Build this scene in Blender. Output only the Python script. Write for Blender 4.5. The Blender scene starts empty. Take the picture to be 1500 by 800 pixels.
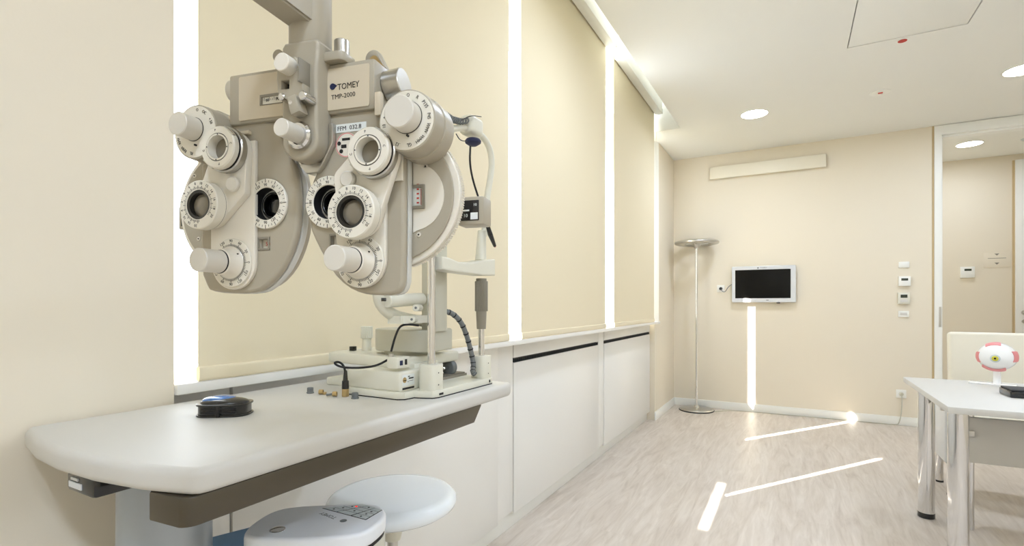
import bpy, bmesh, math, random
from mathutils import Vector, Matrix
random.seed(4)
PI = math.pi
SC = bpy.context.scene
COL = SC.collection

# ------------------------------------------------------------------ camera, world, sun, exposure
YAW, FPX, HORIZON, EYE = math.radians(28.85), 748.0, 445.0, 1.2
cam_d = bpy.data.cameras.new('camera')
cam = bpy.data.objects.new('camera', cam_d); COL.objects.link(cam)
cam.location = (0, 0, EYE)
cam.rotation_euler = (PI/2, 0, YAW)
cam_d.sensor_fit = 'HORIZONTAL'; cam_d.sensor_width = 36.0
cam_d.lens = 36.0*FPX/1500.0
cam_d.shift_y = (HORIZON-400.0)/1500.0
cam_d.clip_start = .02
SC.camera = cam

world = bpy.data.worlds.new('sky'); SC.world = world; world.use_nodes = True
bg = world.node_tree.nodes['Background']
bg.inputs['Color'].default_value = (.86, .93, 1.0, 1)
bg.inputs['Strength'].default_value = 5.0

sun_d = bpy.data.lights.new('sun', 'SUN'); sun = bpy.data.objects.new('sun', sun_d); COL.objects.link(sun)
sun_d.energy = 38.0; sun_d.angle = math.radians(.5); sun_d.color = (1, .96, .9)
SUN_DIR = Vector((.568, .823, -.70)).normalized()
sun.rotation_euler = SUN_DIR.to_track_quat('-Z', 'Y').to_euler()
sun.location = (-6, -4, 6)

# unseen spot added to draw a floor sun streak, through the rear wall slot
gl_d = bpy.data.lights.new('streak_spot', 'SPOT'); gl = bpy.data.objects.new('streak_spot', gl_d); COL.objects.link(gl)
gl_d.energy = 26000.0; gl_d.shadow_soft_size = .012; gl_d.spot_size = math.radians(14); gl_d.spot_blend = .1
gl.location = (-.42, -7.8, 4.0)
gl.rotation_euler = (Vector((-.42, -1.8, 2.27))-gl.location).to_track_quat('-Z', 'Y').to_euler()

SC.view_settings.view_transform = 'Standard'
SC.view_settings.look = 'None'
SC.view_settings.gamma = 1.0
SC.view_settings.use_curve_mapping = False
SC.view_settings.exposure = 0.45
SC.cycles.use_denoising = True
SC.cycles.max_bounces = 10
SC.cycles.diffuse_bounces = 6
SC.cycles.sample_clamp_indirect = 6
SC.cycles.caustics_reflective = False
SC.cycles.caustics_refractive = False
LAMP_W = 10.0          # one ceiling downlight

# ------------------------------------------------------------------ materials
def srgb(r, g, b):
    f = lambda c: (c/255/12.92 if c/255 <= .04045 else ((c/255+.055)/1.055)**2.4)
    return (f(r), f(g), f(b), 1)

def mat(name, col, rough=.5, metal=0, bump=0, bscale=300, var=0, vscale=3, coat=0, spec=.5, trans=0):
    m = bpy.data.materials.new(name); m.use_nodes = True
    n, l = m.node_tree.nodes, m.node_tree.links
    b = n['Principled BSDF']
    c = srgb(*col)
    b.inputs['Base Color'].default_value = c
    b.inputs['Roughness'].default_value = rough
    b.inputs['Metallic'].default_value = metal
    b.inputs['Specular IOR Level'].default_value = spec
    if coat: b.inputs['Coat Weight'].default_value = coat; b.inputs['Coat Roughness'].default_value = .05
    tc = n.new('ShaderNodeTexCoord')
    if var:
        t = n.new('ShaderNodeTexNoise'); t.inputs['Scale'].default_value = vscale; t.inputs['Detail'].default_value = 4
        l.new(tc.outputs['Object'], t.inputs['Vector'])
        mx = n.new('ShaderNodeMix'); mx.data_type = 'RGBA'
        mx.inputs[6].default_value = tuple(x*(1-var) for x in c[:3])+(1,)
        mx.inputs[7].default_value = tuple(min(1, x*(1+var)) for x in c[:3])+(1,)
        l.new(t.outputs['Fac'], mx.inputs[0]); l.new(mx.outputs[2], b.inputs['Base Color'])
    if bump:
        t = n.new('ShaderNodeTexNoise'); t.inputs['Scale'].default_value = bscale; t.inputs['Detail'].default_value = 3
        l.new(tc.outputs['Object'], t.inputs['Vector'])
        bp = n.new('ShaderNodeBump'); bp.inputs['Strength'].default_value = bump; bp.inputs['Distance'].default_value = .002
        l.new(t.outputs['Fac'], bp.inputs['Height']); l.new(bp.outputs['Normal'], b.inputs['Normal'])
    if trans:
        tr = n.new('ShaderNodeBsdfTranslucent'); tr.inputs['Color'].default_value = c
        ms = n.new('ShaderNodeMixShader'); ms.inputs[0].default_value = trans
        l.new(b.outputs[0], ms.inputs[1]); l.new(tr.outputs[0], ms.inputs[2])
        l.new(ms.outputs[0], n['Material Output'].inputs['Surface'])
    return m

def emis(name, col, k):
    m = bpy.data.materials.new(name); m.use_nodes = True
    n, l = m.node_tree.nodes, m.node_tree.links
    e = n.new('ShaderNodeEmission'); e.inputs[0].default_value = srgb(*col); e.inputs[1].default_value = k
    l.new(e.outputs[0], n['Material Output'].inputs['Surface']); return m

def pane_mat():
    m = bpy.data.materials.new('window_glass'); m.use_nodes = True
    n, l = m.node_tree.nodes, m.node_tree.links
    t = n.new('ShaderNodeBsdfTransparent'); g = n.new('ShaderNodeBsdfGlossy'); g.inputs['Roughness'].default_value = .02
    ms = n.new('ShaderNodeMixShader'); fr = n.new('ShaderNodeFresnel'); fr.inputs['IOR'].default_value = 1.45
    ge = n.new('ShaderNodeNewGeometry'); sw = n.new('ShaderNodeMath'); sw.operation = 'SUBTRACT'; sw.use_clamp = True   # coat only the outward faces of the pane
    l.new(fr.outputs[0], sw.inputs[0]); l.new(ge.outputs['Backfacing'], sw.inputs[1])
    l.new(sw.outputs[0], ms.inputs[0]); l.new(t.outputs[0], ms.inputs[1]); l.new(g.outputs[0], ms.inputs[2])
    l.new(ms.outputs[0], n['Material Output'].inputs['Surface']); return m

def floor_mat():
    m = bpy.data.materials.new('pale_oak_floor'); m.use_nodes = True
    n, l = m.node_tree.nodes, m.node_tree.links
    b = n['Principled BSDF']; b.inputs['Roughness'].default_value = .42; b.inputs['Specular IOR Level'].default_value = .4
    tc = n.new('ShaderNodeTexCoord')
    br = n.new('ShaderNodeTexBrick')
    rot = n.new('ShaderNodeMapping'); rot.inputs['Rotation'].default_value = (0, 0, PI/2)
    l.new(tc.outputs['Object'], rot.inputs['Vector']); l.new(rot.outputs[0], br.inputs['Vector'])
    for k, v in (('Scale', 1.0), ('Mortar Size', .0), ('Brick Width', 1.3), ('Row Height', .19), ('Bias', 0)):
        br.inputs[k].default_value = v
    br.inputs['Color1'].default_value = (.44, .44, .44, 1); br.inputs['Color2'].default_value = (.56, .56, .56, 1)
    mp = n.new('ShaderNodeMapping'); mp.inputs['Scale'].default_value = (9, 1.1, 1)
    l.new(tc.outputs['Object'], mp.inputs['Vector'])
    off = n.new('ShaderNodeVectorMath'); off.operation = 'ADD'
    l.new(mp.outputs[0], off.inputs[0]); l.new(br.outputs['Color'], off.inputs[1])
    n1 = n.new('ShaderNodeTexNoise'); n1.inputs['Scale'].default_value = 1.6; n1.inputs['Detail'].default_value = 7
    n1.inputs['Roughness'].default_value = .62; n1.inputs['Distortion'].default_value = 1.6
    l.new(off.outputs[0], n1.inputs['Vector'])
    mp2 = n.new('ShaderNodeMapping'); mp2.inputs['Scale'].default_value = (60, 4, 1)
    l.new(tc.outputs['Object'], mp2.inputs['Vector'])
    n2 = n.new('ShaderNodeTexNoise'); n2.inputs['Scale'].default_value = 1.5; n2.inputs['Detail'].default_value = 4
    l.new(mp2.outputs[0], n2.inputs['Vector'])
    ad = n.new('ShaderNodeMath'); ad.operation = 'MULTIPLY_ADD'; ad.inputs[1].default_value = .25
    l.new(n2.outputs['Fac'], ad.inputs[0]); l.new(n1.outputs['Fac'], ad.inputs[2])
    bw = n.new('ShaderNodeRGBToBW'); l.new(br.outputs['Color'], bw.inputs[0])
    ad2 = n.new('ShaderNodeMath'); ad2.operation = 'MULTIPLY_ADD'; ad2.inputs[1].default_value = .35
    l.new(bw.outputs[0], ad2.inputs[0]); l.new(ad.outputs[0], ad2.inputs[2])
    cr = n.new('ShaderNodeValToRGB')
    e = cr.color_ramp.elements
    e[0].position = .42; e[0].color = srgb(172, 158, 145)
    e[1].position = 1.0; e[1].color = srgb(218, 209, 199)
    k = e.new(.72); k.color = srgb(202, 191, 179)
    l.new(ad2.outputs[0], cr.inputs[0]); l.new(cr.outputs[0], b.inputs['Base Color'])
    bp = n.new('ShaderNodeBump'); bp.inputs['Strength'].default_value = .06
    l.new(n2.outputs['Fac'], bp.inputs['Height']); l.new(bp.outputs[0], b.inputs['Normal'])
    return m

M = dict(
    wall=mat('cream_wall_paint', (228, 219, 200), .75, bump=.05, bscale=160),
    ceil=mat('white_ceiling_paint', (236, 236, 231), .8),
    white=mat('white_lacquer', (236, 235, 230), .35),
    trim=mat('white_trim', (238, 238, 232), .45),
    tanedge=mat('tan_edge_and_shadow_gap', (190, 168, 128), .6),
    floor=floor_mat(),
    blind=mat('beige_blind_fabric', (231, 220, 191), .8, bump=.1, bscale=1500, trans=.02),
    glass=pane_mat(),
    frame=mat('white_window_frame', (240, 240, 238), .4),
    slab=mat('grey_concrete', (170, 170, 168), .9),
    dark=mat('dark_slot', (28, 34, 36), .5),
    top=mat('white_laminate', (206, 204, 198), .5, bump=.03, bscale=900),
    taupe=mat('taupe_enamel', (80, 73, 60), .35, metal=.2),
    blueg=mat('blue_grey_enamel', (168, 176, 184), .3, metal=.25),
    black=mat('black_plastic', (14, 14, 14), .25, coat=.4),
    softblack=mat('black_rubber', (20, 20, 22), .6),
    chrome=mat('polished_chrome', (225, 225, 225), .08, metal=1),
    satin=mat('satin_steel', (200, 198, 192), .28, metal=1),
    ph=mat('phoropter_taupe', (170, 162, 144), .36, spec=.4, bump=.04, bscale=1800),
    phs=mat('phoropter_rim', (206, 206, 200), .25, coat=.3),
    phl=mat('phoropter_light', (227, 221, 207), .38, bump=.04, bscale=1800),
    phk=mat('phoropter_knob', (214, 209, 197), .4),
    phc=mat('phoropter_dial', (226, 221, 207), .4),
    phbox=mat('phoropter_panel', (204, 192, 168), .45),
    ink=mat('black_print', (30, 28, 26), .6),
    red=mat('red_print', (190, 60, 50), .6),
    navy=mat('navy_print', (26, 34, 72), .6),
    paper=mat('paper_label', (226, 230, 226), .6),
    lens=mat('dark_lens', (12, 13, 14), .03, coat=1),
    clear=mat('smoked_clear_lens', (120, 112, 96), .05, coat=.6),
    ivory=mat('ivory_instrument', (222, 220, 205), .38, bump=.02, bscale=1200),
    greyi=mat('grey_instrument', (196, 194, 178), .4),
    grip=mat('grey_grip', (138, 132, 118), .5),
    hose=mat('grey_hose', (110, 114, 114), .5),
    gold=mat('brass_connector', (196, 170, 120), .3, metal=.8),
    stool=mat('white_vinyl', (243, 249, 253), .18, coat=.5),
    console=mat('pale_console', (226, 229, 233), .38),
    bluevinyl=mat('blue_vinyl', (116, 158, 202), .5),
    key=mat('key_grey', (196, 204, 204), .4),
    screen=mat('black_screen', (9, 9, 8), .12, spec=.25),
    silver=mat('silver_plastic', (214, 216, 218), .35),
    chair=mat('cream_leather', (232, 226, 208), .45, bump=.03, bscale=250),
    panelg=mat('pale_grey_panel', (214, 212, 206), .5),
    pink=mat('pink_muscle', (222, 140, 140), .5),
    sclera=mat('white_sclera', (240, 240, 238), .25, coat=.3),
    yellow=mat('yellow_iris', (206, 196, 60), .3),
    lcd=mat('green_lcd', (52, 58, 44), .2),
    bluegl=mat('blue_gloss', (40, 110, 190), .1, coat=1),
    led=emis('downlight_led', (255, 248, 235), 22),
    redled=emis('red_led', (255, 40, 30), 3),
)

# ------------------------------------------------------------------ geometry helpers
def tag(o, label=None, cat=None, group=None, kind=None):
    if label: o['label'] = label
    if cat: o['category'] = cat
    if group: o['group'] = group
    if kind: o['kind'] = kind
    return o

def thing(name, label, cat, loc=(0, 0, 0), rz=0, group=None):
    o = bpy.data.objects.new(name, None); COL.objects.link(o)
    o.empty_display_size = .05
    o.location = loc; o.rotation_euler = (0, 0, rz)
    return tag(o, label, cat, group)

class MB:
    """collects shapes and links them as one mesh object"""
    def __init__(s): s.bm = bmesh.new()
    def box(s, lo, hi, bevel=0, seg=2, rot=None, pivot=None):
        t = bmesh.new(); bmesh.ops.create_cube(t, size=1)
        for v in t.verts:
            v.co = Vector([lo[i]+(v.co[i]+.5)*(hi[i]-lo[i]) for i in range(3)])
        if bevel: bmesh.ops.bevel(t, geom=t.edges[:], offset=bevel, segments=seg, affect='EDGES', profile=.5)
        if rot is not None:
            p = Vector(pivot) if pivot else (Vector(lo)+Vector(hi))/2
            for v in t.verts: v.co = rot @ (v.co-p)+p
        return s._merge(t)
    def _merge(s, t):
        me = bpy.data.meshes.new('t'); t.to_mesh(me); t.free(); s.bm.from_mesh(me); bpy.data.meshes.remove(me); return s
    def mesh(s, me, mtx=None):
        if mtx is not None: me.transform(mtx)
        s.bm.from_mesh(me); bpy.data.meshes.remove(me); return s
    def lathe(s, prof, base, axis, seg=32):
        """prof: (radius, height along axis)"""
        ax = Vector(axis).normalized(); base = Vector(base)
        u = ax.orthogonal().normalized(); w = ax.cross(u)
        t = bmesh.new(); rings = []
        for r, h in prof:
            if r < 1e-7: rings.append([t.verts.new(base+ax*h)])
            else: rings.append([t.verts.new(base+ax*h+(u*math.cos(k*2*PI/seg)+w*math.sin(k*2*PI/seg))*r) for k in range(seg)])
        for a, b in zip(rings, rings[1:]):
            if len(a) == 1 and len(b) == 1: continue
            for k in range(seg):
                j = (k+1) % seg
                if len(a) == 1: t.faces.new((a[0], b[k], b[j]))
                elif len(b) == 1: t.faces.new((a[k], a[j], b[0]))
                else: t.faces.new((a[k], a[j], b[j], b[k]))
        bmesh.ops.recalc_face_normals(t, faces=t.faces[:])
        return s._merge(t)
    def cyl(s, p0, p1, r, r1=None, seg=24, bev=0):
        p0, p1 = Vector(p0), Vector(p1); L = (p1-p0).length; r1 = r if r1 is None else r1
        if bev: pr = [(0, 0), (r-bev, 0), (r, bev), (r1, L-bev), (r1-bev, L), (0, L)]
        else: pr = [(0, 0), (r, 0), (r1, L), (0, L)]
        return s.lathe(pr, p0, p1-p0, seg)
    def ring(s, base, axis, ri, ro, h0, h1, bev=0, seg=40):
        b = bev
        pr = [(ri, h0), (ro-b, h0), (ro, h0+b), (ro, h1-b), (ro-b, h1), (ri+b, h1), (ri, h1-b), (ri, h0)]
        return s.lathe(pr, base, axis, seg)
    def tube(s, pts, r, seg=8, smooth=0):
        pts = [Vector(p) for p in pts]
        for _ in range(smooth):
            q = [pts[0]]
            for a, b in zip(pts, pts[1:]): q += [a*.75+b*.25, a*.25+b*.75]
            pts = q+[pts[-1]]
        t = bmesh.new(); rings = []; prev = None
        for i, p in enumerate(pts):
            d = (pts[min(i+1, len(pts)-1)]-pts[max(i-1, 0)]).normalized()
            u = (prev-d*prev.dot(d)) if prev else d.orthogonal()
            u.normalize(); prev = u; w = d.cross(u)
            rr = r(i/(len(pts)-1)) if callable(r) else r
            rings.append([t.verts.new(p+(u*math.cos(k*2*PI/seg)+w*math.sin(k*2*PI/seg))*rr) for k in range(seg)])
        for a, b in zip(rings, rings[1:]):
            for k in range(seg): t.faces.new((a[k], a[(k+1) % seg], b[(k+1) % seg], b[k]))
        t.faces.new(rings[0]); t.faces.new(rings[-1])
        bmesh.ops.recalc_face_normals(t, faces=t.faces[:])
        return s._merge(t)
    def ball(s, c, r, scale=(1, 1, 1), seg=24):
        t = bmesh.new(); bmesh.ops.create_uvsphere(t, u_segments=seg, v_segments=seg//2, radius=r)
        for v in t.verts: v.co = Vector((v.co.x*scale[0], v.co.y*scale[1], v.co.z*scale[2]))+Vector(c)
        return s._merge(t)
    def build(s, name, m, parent=None, angle=35):
        me = bpy.data.meshes.new(name); s.bm.to_mesh(me); s.bm.free()
        return link(name, me, m, parent, angle)

def link(name, me, m, parent=None, angle=35):
    me.materials.clear(); me.materials.append(m)
    for p in me.polygons: p.use_smooth = True
    me.set_sharp_from_angle(angle=math.radians(angle))
    o = bpy.data.objects.new(name, me); COL.objects.link(o)
    if parent: o.parent = parent
    return o

def struct(o): o['kind'] = 'structure'; return o

def flat(outlines, h0, h1, bevel=0, seg=2):
    """2D outlines (the first is the rim, others are holes) extruded from h0 to h1 along local Z, as mesh data"""
    cu = bpy.data.curves.new('c', 'CURVE'); cu.dimensions = '2D'; cu.fill_mode = 'BOTH'
    for pts in outlines:
        sp = cu.splines.new('POLY'); sp.points.add(len(pts)-1)
        for p, q in zip(sp.points, pts): p.co = (q[0], q[1], 0, 1)
        sp.use_cyclic_u = True
    cu.extrude = max((h1-h0)/2-bevel, 0)
    if bevel: cu.bevel_depth = bevel; cu.bevel_resolution = seg-1; cu.offset = -bevel
    o = bpy.data.objects.new('c', cu)
    me = bpy.data.meshes.new_from_object(o)
    bpy.data.objects.remove(o); bpy.data.curves.remove(cu)
    me.transform(Matrix.Translation((0, 0, (h0+h1)/2)))
    return me

def text_mesh(body, size, thick=.0002, align='CENTER', sx=1.0):
    cu = bpy.data.curves.new('t', 'FONT'); cu.body = body; cu.size = size; cu.extrude = thick/2
    cu.align_x = align; cu.align_y = 'CENTER'; cu.resolution_u = 2
    o = bpy.data.objects.new('t', cu)
    me = bpy.data.meshes.new_from_object(o)
    bpy.data.objects.remove(o); bpy.data.curves.remove(cu)
    if sx != 1: me.transform(Matrix.Scale(sx, 4, (1, 0, 0)))
    return me

def arc(cx, cy, r, a0, a1, n=12):
    return [(cx+r*math.cos(math.radians(a0+(a1-a0)*k/n)), cy+r*math.sin(math.radians(a0+(a1-a0)*k/n))) for k in range(n+1)]
def circle(cx, cy, r, n=40): return arc(cx, cy, r, 0, 360-360/n, n-1)
def rect(x0, y0, x1, y1): return [(x0, y0), (x1, y0), (x1, y1), (x0, y1)]
def rrect(x0, y0, x1, y1, r, n=5):
    return arc(x1-r, y0+r, r, -90, 0, n)+arc(x1-r, y1-r, r, 0, 90, n)+arc(x0+r, y1-r, r, 90, 180, n)+arc(x0+r, y0+r, r, 180, 270, n)
def smooth2(pts, k=2):
    for _ in range(k):
        q = []
        for a, b in zip(pts, pts[1:]+pts[:1]): q += [(a[0]*.75+b[0]*.25, a[1]*.75+b[1]*.25), (a[0]*.25+b[0]*.75, a[1]*.25+b[1]*.75)]
        pts = q
    return pts
def hull(circles, n=36):
    P = sorted(set((round(x, 5), round(y, 5)) for c in circles for x, y in circle(*c, n=n)))
    def half(P):
        h = []
        for p in P:
            while len(h) > 1 and (h[-1][0]-h[-2][0])*(p[1]-h[-2][1])-(h[-1][1]-h[-2][1])*(p[0]-h[-2][0]) <= 0: h.pop()
            h.append(p)
        return h
    a, b = half(P), half(P[::-1]); return a[:-1]+b[:-1]

# points of the room measured off the photograph: where a line of sight meets a known plane
RT = Vector((math.cos(YAW), math.sin(YAW), 0)); FW = Vector((-math.sin(YAW), math.cos(YAW), 0)); CAM = Vector((0, 0, EYE))
def sight(px, py): return FW+RT*((px-750)/FPX)+Vector((0, 0, (HORIZON-py)/FPX))
def on_z(px, py, z): d = sight(px, py); return CAM+d*((z-EYE)/d.z)
def on_x(px, py, x): d = sight(px, py); return CAM+d*(x/d.x)
def on_y(px, py, y): d = sight(px, py); return CAM+d*(y/d.y)

# ------------------------------------------------------------------ the room
XW, YF, ZC = -1.25, 6.27, 2.91          # window-side wall, far wall, ceiling
XR, YB = 3.3, -1.8
PIER_END = on_x(255, 400, -1.206).y
WALL_END = 5.32
REVEAL = 5.50
XB, XC = -1.20, -1.30
XP = -1.206                              # face of the near pier                    # blinds, cabinet fronts
ZCAB = 1.0

struct(MB().box((-2.0, YB-.2, -.1), (XR+.6, 8.2, 0)).build('floor', M['floor']))
HX0, HX1, HY0, HY1 = .315, .937, 3.46, 4.08
ce = flat([[(-1.0, YB-.2), (XR+.6, YB-.2), (XR+.6, 8.2), (-1.75, 8.2), (-1.75, 5.3), (-1.25, 5.3), (-1.25, 5.14), (-.965, 5.14), (-1.0, 0)], rect(HX0, HY0, HX1, HY1)], ZC, ZC+.12)
struct(link('ceiling', ce, M['ceil']))
# curtain pocket above the blinds
b = MB(); b.box((-1.75, YB, 3.42), (-.9, 5.3, 3.5)); b.box((-1.0, YB, ZC+.12), (-.93, 5.3, 3.42)); b.box((-1.25, 5.16, ZC+.1201), (-.965, 5.3, 3.42)); b.box((-1.75, 5.3, ZC+.12), (-.93, 5.4, 3.42))
struct(b.build('trim_1', M['ceil']))
struct(MB().box((-1.7, YB-.2, 0), (XP, PIER_END, 3.42)).build('wall_left', M['wall']))
struct(MB().box((-1.7, REVEAL, 0), (XW, 8.2, ZC)).build('wall_corner', M['wall']))
struct(MB().box((-1.7, WALL_END, 0), (XW, REVEAL, .985)).build('wall_below_sill', M['wall']))
struct(link('trim_8', flat([[(-1.7, 4.66), (-1.55, 4.66), (XW-.001, REVEAL), (-1.7, REVEAL)]], .986, ZC+.12), M['trim']))  # splayed reveal added to give a bright strip and narrow the sun stripe
b = MB(); b.box((-1.7, PIER_END, 0), (-1.52, WALL_END, .97)); b.box((-1.7, PIER_END, 3.3), (-1.52, WALL_END, 3.42))
struct(b.build('wall_outer', M['trim']))
# far wall with the opening into the next room
DX0, DX1 = on_y(1366, 400, YF).x, 2.35
b = MB(); b.box((XW, YF, 0), (DX0, YF+.12, ZC)); b.box((DX1, YF, 0), (XR, YF+.12, ZC))
struct(b.build('wall_back', M['wall']))
struct(MB().box((XR, YB-.2, 0), (XR+.12, 8.2, ZC)).build('wall_right', M['wall']))
# rear wall; its narrow slot is added to shape the floor streak
b = MB(); sx0, sx1 = -.435, -.405
b.box((XW, YB-.15, 0), (sx0, YB, ZC)); b.box((sx1, YB-.15, 0), (XR, YB, ZC))
b.box((sx0, YB-.15, 0), (sx1, YB, 1.75)); b.box((sx0, YB-.15, 1.96), (sx1, YB, ZC))
struct(b.build('wall_rear', M['wall']))
struct(MB().box((-.45, 7.9, 0), (XR, 8.02, ZC)).build('wall_hall', M['wall']))
# door surround
jx = on_y(1379, 400, YF).x
b = MB(); b.box((DX0+.012, YF-.015, 0), (jx, YF+.13, ZC-.005)); b.box((DX1-.08, YF-.015, 0), (DX1, YF+.13, ZC-.005))
b.box((jx, YF-.015, 2.815), (DX1-.08, YF+.13, ZC-.005)); b.box((jx, YF+.03, 2.80), (DX1-.08, YF+.13, 2.815)); b.box((jx, YF+.02, 0), (jx+.012, YF+.13, 2.80))
struct(b.build('trim_2', M['trim']))
struct(MB().box((DX0-.004, YF-.004, 0), (DX0+.012, YF+.05, ZC)).build('trim_3', M['tanedge']))  # tan strip coloured in for the shadow gap beside the surround
strike = MB().box((jx-.006, YF-.019, .98), (jx-.02, YF-.013, 1.17), .001).build('strike_plate', M['satin']); strike.parent = bpy.data.objects['trim_2']
# hall door on the right
hx = on_y(1486, 400, 7.9).x
struct(MB().box((hx-.02, 7.885, 0), (hx, 7.9, 2.84)).build('trim_4', M['tanedge']))
d = struct(MB().box((hx, 7.86, 0), (hx+.95, 7.9, 2.84), .003).build('door_1', M['trim']))
struct(MB().box((hx+.11, 7.855, .01), (hx+.93, 7.862, 2.7), .002).build('door_leaf', M['white'], d))
p = on_y(1497, 458, 7.85)
b = MB(); b.cyl((p.x+.02, 7.856, p.z), (p.x+.02, 7.80, p.z), .01); b.cyl((p.x+.02, 7.805, p.z), (p.x+.14, 7.805, p.z), .009); b.cyl((p.x+.02, 7.856, p.z), (p.x+.02, 7.848, p.z), .026); b.cyl((p.x+.02, 7.856, p.z-.1), (p.x+.02, 7.848, p.z-.1), .022)
b.build('door_handle', M['satin'], d)
# baseboards
struct(MB().box((XW, YF-.016, 0), (DX0-.004, YF, .085), .004).build('baseboard_back', M['trim']))
struct(MB().box((XW, WALL_END-.02, 0), (XW+.016, YF-.016, .085), .004).build('baseboard_left', M['trim']))

# ceiling hatch, its panel and little fittings
struct(MB().box((HX0+.006, HY0+.006, ZC+.001), (HX1-.006, HY1-.006, ZC+.03), .002).build('trim_5', M['ceil']))
struct(MB().box((HX0-.05, HY0-.05, ZC+.121), (HX1+.05, HY1+.05, ZC+.16)).build('trim_6', M['slab']))
p = on_z(1322, 59, ZC)
t = thing('sprinkler_cap', 'flat red sprinkler cap on the ceiling beside the hatch edge', 'sprinkler', (p.x, p.y, ZC))
MB().ring((0, 0, 0), (0, 0, -1), .024, .036, 0, .004, .001, 28).build('collar', M['trim'], t)
MB().cyl((0, 0, 0), (0, 0, -.006), .025).build('cap', M['red'], t)
p = on_z(1289, 135, ZC)
t = thing('smoke_detector', 'small white ceiling detector with a red dot, between hatch and far wall', 'detector', (p.x, p.y, ZC))
MB().lathe([(0, 0), (.07, 0), (.07, -.006), (.05, -.012), (0, -.014)], (0, 0, 0), (0, 0, 1)).build('body', M['trim'], t)
MB().lathe([(0, 0), (.02, 0), (.017, -.012), (0, -.014)], (0, 0, -.012), (0, 0, 1)).build('sensor', M['trim'], t)
MB().box((-.016, -.03, -.02), (.016, -.018, -.009), .002).build('indicator', M['red'], t)

# ------------------------------------------------------------------ windows, blinds
wy = [PIER_END, 2.41, 4.03, 4.68]
for i in range(3):
    y0, y1 = wy[i], wy[i+1]
    b = MB(); w = .045
    b.box((-1.62, y0, .97), (-1.55, y0+w*.4, 3.3)); b.box((-1.62, y1-w*.4, .97), (-1.55, y1, 3.3))
    b.box((-1.62, y0+w*.4, .97), (-1.55, y1-w*.4, .97+w)); b.box((-1.62, y0+w*.4, 3.3-w), (-1.55, y1-w*.4, 3.3))
    if i < 2: b.box((-1.62, (1.50, 2.95)[i], .97+w), (-1.55, (1.618, 3.10)[i], 3.3-w))   # unseen stile added behind the blind to narrow the sun streak
    f = struct(b.build('window_%d' % (i+1), M['frame']))
    MB().box((-1.59, y0+w*.4, .97+w), (-1.582, y1-w*.4, 3.3-w)).build('pane', M['glass'], f)
# overhang added outside, out of view, to cut the sun streaks short
struct(MB().box((-2.14, -3, 3.6), (-1.76, 8, 3.72)).build('sun_cutoff_slab', M['slab']))
struct(MB().box((-2.2, -3, 3.43), (-2.14, 8, 3.9)).build('trim_7', M['slab']))  # lip of the added overhang, sets the height where sun is blocked

bpx = [(290, 745, 557, 497), (763, 887, 493, 478), (899, 958, 483, 475)]
blabel = ['wide beige roller blind behind the eye testing heads, nearest the camera', 'beige roller blind over the middle of the three windows', 'beige roller blind nearest the far wall, beside the floor lamp corner']
ZR = 3.06
for i, (a, c, _, _) in enumerate(bpx):
    y0, y1 = on_x(a, 400, XB).y, on_x(c, 400, XB).y
    t = thing('roller_blind', blabel[i], 'blind', (XB, (y0+y1)/2, ZR)); h = (y1-y0)/2
    MB().box((-.0008, -h, 1.05-ZR), (.0008, h, .06)).build('fabric', M['blind'], t)
    b = MB(); zz = 1.021-ZR
    me = flat([rrect(-.007, zz, .007, zz+.034, .0065)], -h, h)
    b.mesh(me, Matrix(((1, 0, 0, 0), (0, 0, 1, 0), (0, 1, 0, 0), (0, 0, 0, 1)))); bmesh.ops.recalc_face_normals(b.bm, faces=b.bm.faces[:])
    b.build('hem_bar', M['blind'], t)
    b = MB(); b.cyl((-.01, -h, .05), (-.01, h, .05), .022); b.build('roller_tube', M['blind'], t)
    b = MB(); b.box((.010, -h-.01, .0), (.078, h+.01, .15), .004); b.build('fascia', M['trim'], t)
    yy = h+.02
    MB().tube([(.02, yy, .06), (.022, yy, -.5), (.02, yy, -1.9)], .0022, 6).build('pull_chain', M['trim'], t)
    b = MB(); b.cyl((.02, yy-.015, .03), (.02, yy+.01, .03), .022); b.box((.03, yy-.010, .0), (.082, yy+.002, .05), .002); b.build('bracket', M['satin'], t)

# ------------------------------------------------------------------ window-side cabinets
def yc(px): return on_x(px, 500, XC).y
joints = [PIER_END, .825, yc(730), yc(752.5), yc(877), yc(885), WALL_END]
struct(MB().box((-1.5, PIER_END, .0), (XC-.03, WALL_END, .1), .002).build('baseboard_cabinets', M['trim']))
cl = ['white cabinet under the nearest blind, beside the instrument table', 'white cabinet with a dark vent slot under the middle blind', 'white cabinet with a dark vent slot nearest the far wall']
for i, (y0, y1) in enumerate([(joints[1], joints[2]), (joints[3], joints[4]), (joints[5], joints[6])]):
    t = thing('low_cabinet', cl[i], 'cabinet', (XC, y0, 0), 0, 'white cabinets under the windows')
    L = y1-y0
    MB().box((-.21, .002, .1), (-.022, L-.002, ZCAB-.02)).build('body', M['white'], t)
    if i == 0:
        MB().box((-.02, .003, .085), (0, L-.003, ZCAB-.014), .0015).build('door', M['white'], t); continue
    MB().box((-.02, .003, .085), (0, L-.003, .885), .0015).build('door', M['white'], t)
    MB().box((-.02, .003, .912), (0, L-.003, ZCAB-.014), .0015).build('upper_panel', M['white'], t)
    b = MB(); b.box((-.0215, .02, .885), (-.012, L-.02, .912))
    for k in range(int(L/.012)): b.box((-.012, .02+k*.012, .885), (-.008, .023+k*.012, .905))
    tag(b.build('vent_grille', M['dark'], t), kind='stuff')
for i, (y0, y1) in enumerate([(joints[0], joints[1]), (joints[2], joints[3]), (joints[4], joints[5])]):
    tag(MB().box((-1.5, y0+.003, .1), (XC-.004, y1-.003, ZCAB-.014), .001).build('filler_panel', M['white']),
        ['narrow white filler panel beside the wall pier', 'narrow white filler panel left of the middle cabinet', 'slim white filler panel between the two slotted cabinets'][i], 'panel')
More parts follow.
